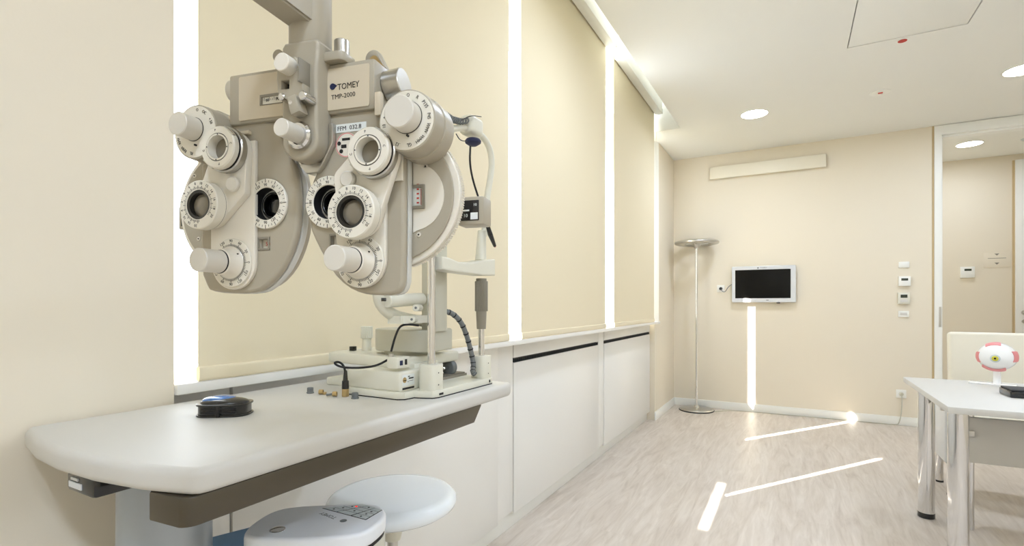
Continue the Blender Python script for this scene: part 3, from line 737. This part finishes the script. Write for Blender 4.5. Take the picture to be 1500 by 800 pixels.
b = MB(); b.box(W(-.7836, .905, ZT+.042), W(-.7828, .915, ZT+.044)); b.box(W(-.7836, .925, ZT+.045), W(-.783, .941, ZT+.048)); b.box(W(-.7836, .922, ZT+.05), W(-.783, .928, ZT+.052)); b.box(W(-.7836, .921, ZT+.038), W(-.783, .923, ZT+.04)); b.box(W(-.7836, .926, ZT+.04), W(-.783, .94, ZT+.0408)); b.box(W(-.7845, .903, ZT+.022), W(-.7832, .944, ZT+.0265)); b.build('plate_print', M['ink'], hs)
b = MB(); b.box(W(-.955, 1.03, ZT+.016), W(-.94, 1.212, ZT+.05), .003); b.build('rear_rail', M['ivory'], SL)
# cross slide
b = MB(); b.box(W(-1.115, .975, ZT+.0), W(-.93, 1.205, ZT+.02), .003); b.build('slide_foot', M['ivory'], SL)
b = MB(); b.mesh(flat([[(x-SO.x, y-SO.y) for x, y in [(-1.11, 1.0), (-1.10, .97), (-.83, .94), (-.815, .955), (-.815, 1.17), (-1.11, 1.17)]]], .062, .09, .006, 3)); cs = b.build('cross_slide', M['ivory'], SL)
b = MB()
J = W(-1.04, 1.05, ZT+.088)
b.lathe([(0, 0), (.013, 0), (.0122, .034), (.0145, .037), (0, .037)], J, (0, 0, 1), 24); js = b.build('joystick', M['ivory'], SL, 20)
b = MB(); b.mesh(flat([[(J.x+r_*math.cos(k*PI/26), J.y+r_*math.sin(k*PI/26)) for k in range(52) for r_ in (((.0164,) if k % 2 else (.0152,)))]], J.z+.036, J.z+.069, .0012)); b.build('knurled_head', M['ivory'], js, 10)
b = MB(); b.box(J+Vector((-.036, -.03, .0)), J+Vector((-.022, -.016, .014)), .001); b.build('lock_knob', M['black'], SL)
b = MB(); b.cyl(W(-.83, 1.0, ZT+.045), W(-.83, 1.15, ZT+.045), .006); b.build('axle', M['chrome'], SL)
b = MB(); b.cyl(W(-.83, 1.140, ZT+.045), W(-.83, 1.158, ZT+.045), .021, None, 32, .002); b.build('wheel', M['hose'], SL)
b = MB(); b.box(W(-.85, 1.03, ZT+.018), W(-.81, 1.205, ZT+.0245))
for k in range(26): b.box(W(-.848, 1.035+k*.0064, ZT+.0245), W(-.812, 1.0385+k*.0064, ZT+.028))
b.build('toothed_rack', M['grip'], SL)
b = MB(); b.box(W(-.865, .965, ZT+.016), W(-.80, 1.06, ZT+.075), .004); b.build('slide_block', M['ivory'], SL)
# socket block with buttons
b = MB(); pp = on_w(585, 530, -.80); b.box(pp+Vector((-.02, -.02, -.014)), pp+Vector((.012, .022, .012)), .002); b.build('socket_block', M['ivory'], SL)
b = MB(); b.box(pp+Vector((.0115, -.012, -.007)), pp+Vector((.0135, -.003, .004)), .0005); b.build('socket_button', M['navy'], SL)
b = MB(); b.box(pp+Vector((.0115, .005, -.007)), pp+Vector((.0135, .012, .006)), .0005); b.build('socket_button', M['black'], SL)
# turret with microscope arm
b = MB(); b.mesh(flat([[(x-SO.x, y-SO.y) for x, y in arc(-.90, 1.05, .078, 90, 270, 18)+[(-.80, .985), (-.786, .995), (-.786, 1.10), (-.80, 1.115)]]], .10, .155, .004, 3)); b.build('turret', M['greyi'], SL)
b = MB(); b.cyl(W(-.89, 1.05, ZT+.088), W(-.89, 1.05, ZT+.11), .062, None, 36, .002); b.build('turret_neck', M['greyi'], SL)
b = MB(); b.box(W(-.82, 1.015, ZT+.15), W(-.775, 1.065, ZT+.46), .004); b.build('tower', M['greyi'], SL)
cp = [on_w(*p, -.83) for p in ((556, 400), (554, 432), (560, 450), (576, 463), (600, 468), (622, 471))]
b = MB(); b.tube(cp, .0145, 12, 2); b.build('yoke_arm', M['ivory'], SL)
b = MB(); b.box(on_w(575, 462, -.83)+Vector((0, -.012, -.005)), on_w(630, 482, -.79)+Vector((0, .012, .02)), .004); b.build('arm_bracket', M['ivory'], SL)
c0_ = on_w(566, 441, -.81); c1_ = on_w(618, 438, -.81)
b = MB(); b.cyl(c0_, c1_, .0155, None, 28, .002); mt = b.build('microscope_tube', M['ivory'], SL)
b = MB(); b.cyl(c0_+Vector((.006, -.008, .003)), c0_+Vector((.0, -.0165, .003)), .004, seg=14); b.build('tube_hole', M['black'], SL)
for (px, py) in ((609, 451), (603, 468)):
    k0 = on_w(px+6, py, -.80); k1 = on_w(px, py, -.785)
    MB().cyl(k0, k1, .0085, None, 24, .001).build('clamp_knob', M['ivory'], SL); MB().cyl(k1, k1+(k1-k0).normalized()*.0008, .003, seg=12).build('knob_centre', M['hose'], SL)
b = MB(); b.box(W(-.84, 1.0, ZT+.40), W(-.76, 1.08, ZT+.53), .008); b.build('lamp_housing', M['ivory'], SL)
# head rest frame
for yy in (.966, 1.187):
    b = MB(); b.mesh(flat([[(x-SO.x, y-SO.y) for x, y in rrect(-.773, yy-.024, -.728, yy+.024, .012)]], .012, .078, .002)); b.build('post_socket', M['ivory'], SL)
b = MB()
for yy in (.953, 1.176): 
    for zz in (.03, .058): b.cyl(W(-.7285, yy+.012, ZT+zz), W(-.7275, yy+.012, ZT+zz), .0016, seg=8)
b.box(W(-.7245, .962, ZT+.006), W(-.7235, .978, ZT+.011)); b.box(W(-.7245, 1.185, ZT+.006), W(-.7235, 1.191, ZT+.013)); b.build('socket_screws', M['softblack'], SL)
b = MB(); b.cyl(W(-.75, .966, ZT+.075), W(-.75, .966, 1.34), .0095, None, 24); b.build('chrome_post', M['chrome'], SL)
b = MB(); b.cyl(W(-.75, 1.187, ZT+.075), W(-.75, 1.187, 1.14), .0085, None, 24); b.build('chrome_post', M['chrome'], SL)
zz = [on_x(704, py, -.75).z for py in (482, 459, 456, 412, 408)]
GP = W(-.75, 1.187, 0)
b = MB(); b.lathe([(0, zz[0]), (.0125, zz[0]), (.0145, zz[1]), (.0145, zz[4]), (0, zz[4])], GP, (0, 0, 1), 28); b.build('sleeve', M['grip'], SL)
fl = []
for k in range(28):
    for r_ in (.0178, .0163): fl.append((GP.x+r_*math.cos((k+(r_ < .017)*.5)*2*PI/28), GP.y+r_*math.sin((k+(r_ < .017)*.5)*2*PI/28)))
b = MB(); b.mesh(flat([fl], zz[2]-SO.z+SO.z-SO.z+ZT*0+0, zz[3]-SO.z, .0008)); b.build('knurled_grip', M['grip'], SL)
cb = [(637, 376), (648, 378), (662, 384), (680, 385), (700, 381), (716, 380), (716, 404), (700, 404), (660, 399), (637, 395)]
yz = [on_x(px, py, -.75) for px, py in cb]
me = flat([[(v.y-SO.y, v.z-SO.z) for v in yz]], -.022, .022, .004)
b = MB(); b.mesh(me, Matrix(((0, 0, 1, .1), (1, 0, 0, 0), (0, 1, 0, 0), (0, 0, 0, 1)))); b.build('chin_rest', M['ivory'], SL)
b = MB(); p0 = on_w(704, 382, -.75); p1 = on_w(706, 338, -.75); b.cyl(p0, p1, .0155, .0115, 24, .001); b.build('upright', M['ivory'], SL)
b = MB(); b.tube([on_w(*p, -.75) for p in ((709, 345), (711, 322), (713, 290), (718, 262), (721, 238), (717, 214), (704, 196), (684, 187), (664, 188), (640, 195))], .0088, 12, 2); b.build('brow_tube', M['ivory'], SL)
b = MB(); c = on_w(691, 187, -.75); b.box(c+Vector((-.022, -.034, -.024)), c+Vector((.022, .03, .026)), .013, 4); b.build('brow_pad', M['ivory'], SL)
c = on_w(693, 208, -.735); b = MB(); b.lathe([(0, -.010), (.010, -.010), (.0205, -.003), (.0215, .002), (.018, .007), (0, .009)], c, (0, 0, 1), 28); b.build('fixation_lamp', M['navy'], SL)
hx = [on_w(*p, -.74) for p in ((652, 168), (662, 175), (674, 178), (690, 177))]
b = MB(); n_ = 90
for i in range(0): pass
pts = []
for i in range(n_+1):
    f_ = i/n_*(len(hx)-1); k = min(int(f_), len(hx)-2); c = hx[k].lerp(hx[k+1], f_-k); a = i*2*PI/7
    pts.append(c+Vector((.007*math.cos(a), 0, .007*math.sin(a))))
b.tube(pts, .0022, 6); b.build('coiled_cable', M['hose'], SL)
b = MB(); b.tube([on_w(*p, -.725) for p in ((676, 176), (690, 169), (705, 171))], .0012, 6, 2); b.tube([on_w(*p, -.725) for p in ((668, 196), (674, 206), (684, 207))], .0012, 6, 2)
b.tube([on_w(*p, -.725) for p in ((689, 214), (688, 238), (692, 262), (701, 290), (712, 322))], .0026, 8, 2); b.build('lamp_cable', M['softblack'], SL)
b = MB(); q0, q1, q2 = on_w(711, 320, -.72), on_w(718, 343, -.72), on_w(725, 361, -.72); b.cyl(q0, q1, .0042, .007, 16); b.cyl(q1, q2, .007, .0045, 16, .001); b.build('fixation_target', M['black'], SL)
b = MB(); b.ball(q2, .003); b.build('target_tip', M['red'], SL)
# grey banded hose
hp = [on_x(645, 456, -.79)-SO]+[on_w(px, py, x) for px, py, x in ((660, 457, -.775), (675, 470, -.765), (684, 492, -.76), (690, 515, -.76), (694, 535, -.755), (692, 545, -.75), (696, 549, -.745))]
b = MB(); b.tube(hp, .0068, 10, 2); b.build('banded_hose', M['hose'], SL)
b = MB()
sm = [Vector(p) for p in hp]
for _ in range(3):
    q_ = [sm[0]]
    for a_, b_ in zip(sm, sm[1:]): q_ += [a_*.75+b_*.25, a_*.25+b_*.75]
    sm = q_+[sm[-1]]
for k in range(10, len(sm)-2, 4): b.cyl(sm[k], sm[k+1].lerp(sm[k], .4), .0076, seg=12)
b.build('hose_bands', M['softblack'], SL)
# black lead of the slit lamp to the upright plug
pg = on_z(506, 581, ZT)-SO
cab = [on_w(613, 477, -.785), on_w(598, 475, -.79), on_w(586, 477, -.80), on_w(579, 492, -.81), on_w(573, 515, -.82)]
b = MB(); b.tube(cab, .0026, 8, 2)
b.tube([on_w(570, 526, -.82), on_w(552, 536, -.85), on_w(530, 539, -.88), on_w(507, 539, -.92), on_w(494, 536, -.935), on_w(489, 531, -.94), on_w(497, 530, -.94), on_w(504, 536, -.93), pg+Vector((0, 0, .055))], .0026, 8, 2); b.build('black_lead', M['softblack'], SL)
b = MB(); b.cyl(on_w(572, 538, -.815), on_w(573, 518, -.815), .0058, None, 16, .0006); b.build('lead_socket', M['satin'], SL)
b = MB(); b.cyl(pg+Vector((0, 0, .018)), pg+Vector((0, 0, .038)), .0085, .0078, 18, .0008); b.cyl(pg+Vector((0, 0, .036)), pg+Vector((0, 0, .062)), .006, .0038, 16, .0005); b.build('plug_body', M['black'], SL)
b = MB(); b.cyl(pg, pg+Vector((0, 0, .02)), .0082, None, 18, .001); b.build('plug_sleeve', M['gold'], SL)

# loose caps and connectors in front of the slit lamp
for i, (px, py, lab) in enumerate(((454.5, 576, 'small grey screw cap standing alone, left of the connectors'), (520, 584, 'small grey screw cap right of the upright black plug'))):
    p = on_z(px, py, ZT); t = thing('screw_cap', lab, 'cap', (p.x, p.y, ZT))
    MB().cyl((0, 0, 0), (0, 0, .003), .0088, None, 20, .0006).build('flange', M['hose'], t); MB().cyl((0, 0, .003), (0, 0, .014), .0075, None, 14, .001).build('cap_body', M['hose'], t)
for px, py, lab, cat, k in ((471, 578, 'brass connector ring lying beside the left grey cap', 'connector', 0), (491, 581, 'brass connector with a stub wire, touching the black plug', 'connector', 1)):
    p = on_z(px, py, ZT); t = thing('brass_connector', lab, cat, (p.x, p.y, ZT), .6)
    MB().ring((-.006, 0, .0062), (1, 0, 0), .004, .006, 0, .010, .0005, 18).build('nut', M['gold'], t)
    if k: MB().cyl((-.02, 0, .004), (-.006, 0, .006), .0025, None, 10).build('stub_wire', M['hose'], t)
    else: MB().box((.004, -.006, 0), (.011, .006, .006), .001).build('clip', M['gold'], t)

# ------------------------------------------------------------------ stool, console, blue chair seat
p = Vector((-1.04, 1.155, 0)); zs = .638
t = thing('stool', 'white round stool with glossy padded seat tucked under the instrument table', 'stool', p)
MB().lathe([(0, zs-.048), (.11, zs-.048), (.170, zs-.043), (.184, zs-.034), (.189, zs-.02), (.184, zs-.008), (.172, zs), (.155, zs+.002), (0, zs+.003)], (0, 0, 0), (0, 0, 1), 72).build('seat', M['stool'], t, 60)
MB().lathe([(.0, zs-.135), (.024, zs-.135), (.029, zs-.11), (.05, zs-.07), (.06, zs-.046), (0, zs-.046)], (0, 0, 0), (0, 0, 1), 32).build('collar', M['ivory'], t)
MB().cyl((0, 0, .09), (0, 0, zs-.085), .0155, None, 24).build('gas_post', M['satin'], t)
for k in range(5):
    a = k*2*PI/5; c, s = math.cos(a), math.sin(a)
    b = MB(); b.tube([(0, 0, .09), (.12*c, .12*s, .078), (.185*c, .185*s, .062)], .014, 8); b.build('leg', M['satin'], t)
    b = MB(); b.cyl((.185*c-.01*s, .185*s+.01*c, .025), (.185*c+.01*s, .185*s-.01*c, .025), .025, None, 18, .003); b.cyl((.185*c, .185*s, .03), (.185*c, .185*s, .065), .006, seg=8); b.build('caster', M['black'], t)

zc = .79
t = thing('control_console', 'pale boat-shaped control console with keypad, at the bottom edge under the table', 'control panel', (-.80, .70, 0))
TO = Vector((-.80, .70, 0))
out = [(356, 789), (359, 774), (386, 754.5), (408, 745.5), (430, 741.5), (472, 739), (530, 737.5), (553, 739), (563, 744), (566.5, 753), (560, 763), (537, 781), (500, 787), (440, 790.5)]
O2 = [tuple((on_z(px, py, zc)-TO)[:2]) for px, py in out]
O2s = smooth2(O2, 2)
link('top_shell', flat([O2s], zc-.03, zc, .007, 4), M['console'], t, 60)
cxy = (sum(q[0] for q in O2)/len(O2), sum(q[1] for q in O2)/len(O2))
sh = lambda k: [(cxy[0]+(x-cxy[0])*k, cxy[1]+(y-cxy[1])*k) for x, y in O2s]
link('shadow_joint', flat([sh(.97)], zc-.036, zc-.03), M['softblack'], t)
link('lower_shell', flat([sh(.985)], zc-.09, zc-.036, .004), M['greyi'], t)
MB().cyl((cxy[0]+.04, cxy[1]-.01, .03), (cxy[0]+.04, cxy[1]-.01, zc-.09), .035, None, 28).build('pedestal', M['blueg'], t)
MB().cyl((cxy[0]+.04, cxy[1]-.01, 0), (cxy[0]+.04, cxy[1]-.01, .03), .1, None, 36, .006).build('pedestal_foot', M['blueg'], t)
kp = [on_z(px, py, zc)-TO for px, py in ((472, 745), (531, 739), (560, 747.5), (536, 762))]
kq = [(v.x, v.y) for v in kp]
link('keypad_border', flat([kq], zc-.001, zc+.0006), M['ink'], t)
def bil(u, v): a = Vector(kq[0]).lerp(Vector(kq[1]), u); c = Vector(kq[3]).lerp(Vector(kq[2]), u); return a.lerp(c, v)
for i in range(4):
    for j in range(3):
        e = .05
        q4 = [bil((i+e+.03)/4, (j+e+.02)/3), bil((i+1-e)/4, (j+e+.02)/3), bil((i+1-e)/4, (j+1-e)/3), bil((i+e+.03)/4, (j+1-e)/3)]
        link('key', flat([[tuple(q) for q in q4]], zc+.0004, zc+.0013), M['key'], t)
b = MB()
for i in range(4):
    for j in range(3):
        if (i+j) % 2 == 0 or i == 1:
            q = bil((i+.5)/4, (j+.5)/3); b.cyl((q.x, q.y, zc+.0012), (q.x, q.y, zc+.0016), .0022, seg=10)
b.build('key_symbols', M['ink'], t)
q = bil(.70, .22); MB().cyl((q.x, q.y, zc+.001), (q.x, q.y, zc+.0018), .002, seg=12).build('red_indicator', M['redled'], t)
c = on_z(481, 755.5, zc)-TO; g = on_z(466, 750, zc)-on_z(496, 761, zc); ang = math.atan2(g.y, g.x)
b = MB(); b.mesh(text_mesh('TOMEY', .0135, .0003), Matrix.Translation((c.x, c.y, zc+.0003)) @ Matrix.Rotation(ang, 4, 'Z'))
c = on_z(503, 763, zc)-TO; b.cyl((c.x, c.y, zc), (c.x, c.y, zc+.0004), .0065, seg=24); b.build('lettering', M['hose'], t)
c = on_z(406.5, 775.5, zc)-TO
b = MB(); b.ball((c.x, c.y, zc), .014, (1, 1, .18), 28); b.build('chrome_badge', M['chrome'], t)

t = thing('blue_seat', 'blue vinyl chair seat glimpsed between the table column and the console', 'chair', (-1.0, .70, 0))
link('cushion', flat([smooth2([(-.15, -.05), (-.12, .03), (-.09, .10), (.02, .07), (.13, .03), (.12, -.04), (.10, -.10), (-.02, -.075)], 1)], .615, .68, .008, 3), M['bluevinyl'], t)
b = MB(); b.cyl((0, 0, .04), (0, 0, .616), .04, None, 28); b.cyl((0, 0, 0), (0, 0, .04), .1, None, 36, .006); b.build('pedestal', M['satin'], t)

# ------------------------------------------------------------------ far wall fittings
def wallbox(px0, py0, px1, py1, y=YF):
    a, c = on_y(px0, py0, y), on_y(px1, py1, y); return min(a.x, c.x), min(a.z, c.z), max(a.x, c.x), max(a.z, c.z)
# long white panel near the ceiling
xa, xb_ = on_y(1040, 250, YF-.05).x, on_y(1210, 235, YF-.05).x
za, zb = on_y(1210, 244, YF-.05).z, on_y(1210, 225, YF-.05).z
t = thing('wall_panel', 'long flat cream panel box mounted high on the far wall', 'wall light', ((xa+xb_)/2, YF, (za+zb)/2)); hw, hh = (xb_-xa)/2, (zb-za)/2
MB().box((-hw, -.05, -hh), (hw, -.03, hh), .003).build('front_panel', M['chair'], t)
MB().box((-hw+.03, -.03, -hh+.02), (hw-.03, 0, hh-.02)).build('housing', M['trim'], t)
# monitor
YM = YF-.06
xa, xb_ = on_y(1072, 415, YM).x, on_y(1166, 415, YM).x; zb, za = on_y(1120, 389.5, YM).z, on_y(1120, 443, YM).z
t = thing('wall_monitor', 'silver framed monitor with black screen on the far wall', 'monitor', ((xa+xb_)/2, YF, (za+zb)/2)); hw, hh = (xb_-xa)/2, (zb-za)/2
o = flat([rrect(-hw, -hh, hw, hh, .012), rect(-hw+.035, -hh+.045, hw-.05, hh-.04)], .03, .062, .005); o.transform(R_FRONT); link('bezel', o, M['silver'], t)
MB().box((-hw+.033, -.056, -hh+.043), (hw-.048, -.05, hh-.038)).build('screen', M['screen'], t)
MB().box((-hw+.02, -.05, -hh+.02), (hw-.02, -.0, hh-.02)).build('rear_housing', M['silver'], t)
b = MB(); b.mesh(text_mesh('TOMEY', .02, .0005), Matrix.Translation((.005, -.0625, hh-.021)) @ R_FRONT); b.cyl((-.05, -.062, hh-.021), (-.05, -.063, hh-.021), .008, seg=16); b.box((.03, -.0632, -hh+.02), (.055, -.062, -hh+.027)); b.build('bezel_print', M['hose'], t)
MB().box((.13, -.05, -hh-.012), (.165, -.02, -hh+.004), .003).build('receiver', M['black'], t)
# socket and plug
p = on_y(1056, 423, YF)
def socket(label, p, name='wall_socket'):
    t = thing(name, label, 'socket', (p.x, YF, p.z))
    MB().box((-.041, -.009, -.041), (.041, 0, .041), .003).build('plate', M['trim'], t)
    MB().ring((0, -.009, 0), FR, .0, .0205, -.006, .0006, .0, 28).build('recess', M['panelg'], t)
    return t
t = socket('white wall socket left of the monitor with a black plug in it', p)
pl = MB().cyl((0, -.009, 0), (0, -.04, 0), .018, .014, 20, .003).build('plug', M['softblack'], t)
e = on_y(1072, 415, YF-.03)-Vector((p.x, YF, p.z))
cb = MB().tube([(0, -.035, 0), (.02, -.04, -.035), (.05, -.035, -.04), (.08, -.03, .02), (e.x+.02, -.03, e.z)], .004, 8, 2).build('cable', M['hose'], t)
p = on_y(1320, 577, YF)
t2 = socket('white wall socket low on the far wall behind the desk leg, floor lamp plugged in', p)
MB().cyl((0, -.009, 0), (0, -.035, 0), .018, .015, 20, .003).build('plug', M['greyi'], t2)
# switch column
sw = [(1324, 388, .085, .06, 'flat white light switch, topmost in the column by the opening', 'light_switch'), (1324.5, 412, .095, .095, 'white thermostat with small dark display, second in the wall column', 'thermostat'),
      (1323.5, 437, .095, .112, 'larger ivory thermostat with dark green display, third in the wall column', 'thermostat'), (1323.5, 460, .085, .06, 'flat white outlet plate, lowest in the wall column', 'outlet_plate')]
for i, (px, py, w_, h_, lab, nm) in enumerate(sw):
    p = on_y(px, py, YF); t = thing(nm, lab, 'switch' if i in (0, 3) else 'thermostat', (p.x, YF, p.z))
    dp = .012 if i in (0, 3) else .028
    MB().box((-w_/2, -dp, -h_/2), (w_/2, 0, h_/2), .003).build('housing', M['ivory'] if i == 2 else M['trim'], t)
    if i in (1, 2): MB().box((-.027, -dp-.001, .005), (.027, -dp+.002, .036 if i == 2 else .028), .0005).build('display', M['lcd'], t)
    elif i == 0: MB().box((-.03, -dp-.004, -.022), (.03, -dp+.002, .022), .002).build('rocker', M['trim'], t)
    else: MB().box((-.028, -dp-.003, -.012), (.028, -dp+.002, .014), .002).build('insert', M['panelg'], t)
    if i == 2: MB().box((-.03, -dp-.002, -.04), (.03, -dp+.002, -.012), .001).build('button_row', M['panelg'], t)
# next room
p = on_y(1416.5, 399, 7.9)
t = thing('thermostat', 'white thermostat with dark display on the wall of the next room', 'thermostat', (p.x, 7.9, p.z))
MB().box((-.065, -.03, -.065), (.065, 0, .065), .004).build('housing', M['trim'], t); MB().box((-.03, -.031, .015), (.035, -.028, .04)).build('display', M['lcd'], t)
p = on_y(1460, 381, 7.9)
t = thing('sign_plate', 'clear sign plate with small arrows and a line on the next room wall', 'sign', (p.x, 7.9, p.z))
MB().box((-.115, -.006, -.085), (.115, 0, .085), .001).build('plate', M['wall'], t)
b = MB(); b.box((-.08, -.007, .018), (.08, -.0055, .024))
for zz_ in (.075, -.03): b.mesh(flat([[(-.022, zz_), (0, zz_-.024), (.022, zz_)]], .0055, .007), R_FRONT.copy())
b.build('sign_print', M['grip'], t)

# floor lamp with its cord
p = Vector((-.955, 6.04, 0))
t = thing('floor_lamp', 'slim chrome uplighter floor lamp in the far left corner', 'floor lamp', p)
MB().lathe([(0, 0), (.185, 0), (.19, .008), (.185, .012), (0, .012)], (0, 0, 0), (0, 0, 1), 56).build('base_ring', M['softblack'], t)
MB().lathe([(0, .012), (.183, .012), (.17, .024), (.03, .036), (.02, .06), (.0, .06)], (0, 0, 0), (0, 0, 1), 56).build('base', M['satin'], t)
MB().cyl((0, 0, .03), (0, 0, 1.86), .0125, None, 20).build('pole', M['chrome'], t)
MB().cyl((0, 0, .12), (0, 0, .25), .016, None, 20, .003).build('pole_sleeve', M['chrome'], t)
MB().lathe([(.0, 1.82), (.018, 1.825), (.045, 1.86), (.05, 1.872), (0, 1.876)], (0, 0, 0), (0, 0, 1), 36).build('hub', M['satin'], t)
b = MB()
for k in range(3):
    a = k*2*PI/3+.5; b.tube([(.03*math.cos(a), .03*math.sin(a), 1.866), (.15*math.cos(a), .15*math.sin(a), 1.878)], .008, 8)
b.build('spokes', M['satin'], t)
MB().lathe([(.13, 1.875), (.15, 1.868), (.205, 1.864), (.232, 1.872), (.24, 1.886), (.232, 1.900), (.20, 1.908), (.14, 1.902), (.13, 1.888), (.13, 1.875)], (0, 0, 0), (0, 0, 1), 56).build('ring_shade', M['satin'], t, 60)
cp = [Vector((p.x+.18, p.y, .006))]+[on_z(px, py, .005) for px, py in ((1075, 601), (1120, 605), (1180, 610), (1215, 612), (1235, 609), (1262, 614), (1290, 618), (1308, 616))]
cp = [Vector((c.x, min(c.y, YF-.03), .005)) for c in cp]
pe = on_y(1320, 577, YF)
cp += [Vector((pe.x-.02, YF-.04, .03)), Vector((pe.x, YF-.045, .15)), Vector((pe.x, YF-.04, pe.z-.01))]
MB().tube([c-p for c in cp], .0042, 6, 2).build('cord', M['greyi'], t)

# ------------------------------------------------------------------ desk on the right
ZD, dx, dy0, dy1 = .74, .605, 2.935, 4.0
t = thing('office_desk', 'white topped desk on thick chrome legs at the right edge', 'desk', (dx, dy0, 0))
L, Wd = dy1-dy0, 1.75
MB().box((0, 0, ZD-.03), (Wd, L, ZD), .003).build('desk_top', M['top'], t)
for x, y in ((.05, .07), (.05, L-.36), (Wd-.06, .07), (Wd-.06, L-.36)):
    lg = MB().cyl((x, y, .03), (x, y, ZD-.03), .0385, None, 36).build('leg', M['chrome'], t)
    MB().cyl((x, y, 0), (x, y, .032), .0395, None, 36, .003).build('foot', M['black'], lg)
b = MB(); b.box((.06, .09, ZD-.075), (.085, L-.38, ZD-.031)); b.box((Wd-.085, .09, ZD-.075), (Wd-.06, L-.38, ZD-.031)); b.box((.085, .55, ZD-.11), (Wd-.085, .575, ZD-.031)); b.build('under_frame', M['satin'], t)
MB().box((.19, .60, .36), (Wd-.1, .617, .60), .002).build('modesty_panel', M['panelg'], t)
MB().cyl((.222, .62, 0), (.222, .62, ZD-.031), .014, None, 20).build('slim_leg', M['chrome'], t)
b = MB(); b.box((.2, .585, .5), (.23, .63, .53), .002); b.build('panel_clip', M['satin'], t)
# eye model
p = on_z(1454, 563, ZD)
t = thing('eye_model', 'white anatomical eyeball model with pink muscles on a stand on the desk', 'eye model', (p.x, p.y, ZD), math.radians(-20))
MB().box((-.1, -.045, 0), (.1, .045, .007), .002).build('base', M['sclera'], t)
MB().cyl((.018, 0, .006), (.018, 0, .085), .018, .016, 20).build('stem', M['sclera'], t)
bc = Vector((.018, 0, .160))
MB().ball(bc, .078, (1.1, 1, 1), 40).build('eyeball', M['sclera'], t)
for a0 in (5, 100, 185, 262):
    b = MB(); tb = bmesh.new(); rows = []
    for i in range(7):
        ph_ = math.radians(58+i*9); row = []
        for j in range(9):
            hw_ = 26-2.0*i if a0 != 262 else 40-3*i
            al = math.radians(a0+(j-4)/4*hw_); rr = .0802+.002*math.sin(i/6*PI)
            row.append(tb.verts.new(bc+Vector((rr*math.sin(ph_)*math.cos(al)*1.1, -rr*math.cos(ph_), rr*math.sin(ph_)*math.sin(al)))))
        rows.append(row)
    for i in range(6):
        for j in range(8): tb.faces.new((rows[i][j], rows[i][j+1], rows[i+1][j+1], rows[i+1][j]))
    bmesh.ops.recalc_face_normals(tb, faces=tb.faces[:]); bmesh.ops.solidify(tb, geom=tb.faces[:], thickness=.004)
    b._merge(tb); b.build('muscle', M['pink'], t)
b = MB(); b.lathe([(0, 0), (.021, 0), (.022, .003), (.017, .006), (0, .007)], bc+Vector((0, -.0748, -.006)), FR, 28); b.build('cornea_ring', M['key'], t)
b = MB(); b.lathe([(0, .0), (.015, .0), (.010, .003), (0, .004)], bc+Vector((0, -.0808, -.006)), FR, 24); b.build('iris', M['yellow'], t)
b = MB(); b.lathe([(0, .0), (.006, .0), (0, .003)], bc+Vector((0, -.0838, -.006)), FR, 18); b.build('pupil', M['black'], t)
p = on_z(1480, 583, ZD)
t = thing('black_box', 'flat black box lying on the desk at the right edge', 'box', (p.x, p.y, ZD))
MB().box((0, 0, 0), (.26, .16, .032), .006, 3).build('lower_shell', M['black'], t); MB().box((.004, .004, .032), (.256, .156, .04), .004, 3).build('lid', M['softblack'], t)
# armchair behind the desk
xa = .915
t = thing('armchair', 'cream upholstered chair behind the desk with chrome legs', 'chair', (xa, 4.12, 0))
b = MB(); b.box((0, .28, .5), (.85, .36, 1.01), .022, 4, Matrix.Rotation(math.radians(-4), 3, 'X')); b.build('backrest', M['chair'], t)
MB().box((-.085, -.03, .20), (-.02, .33, .575), .016, 3).build('arm_panel', M['silver'], t)
MB().box((.87, -.03, .20), (.935, .33, .575), .016, 3).build('arm_panel', M['panelg'], t)
MB().box((-.02, -.04, .36), (.87, .3, .5), .03, 4).build('seat', M['chair'], t)
for x in (-.05, .9):
    for y in (.01, .29):
        lg = MB().cyl((x, y, .012), (x, y, .205), .021, None, 20).build('leg', M['chrome'], t)
        MB().cyl((x, y, 0), (x, y, .012), .0215, None, 20).build('glide', M['black'], lg)
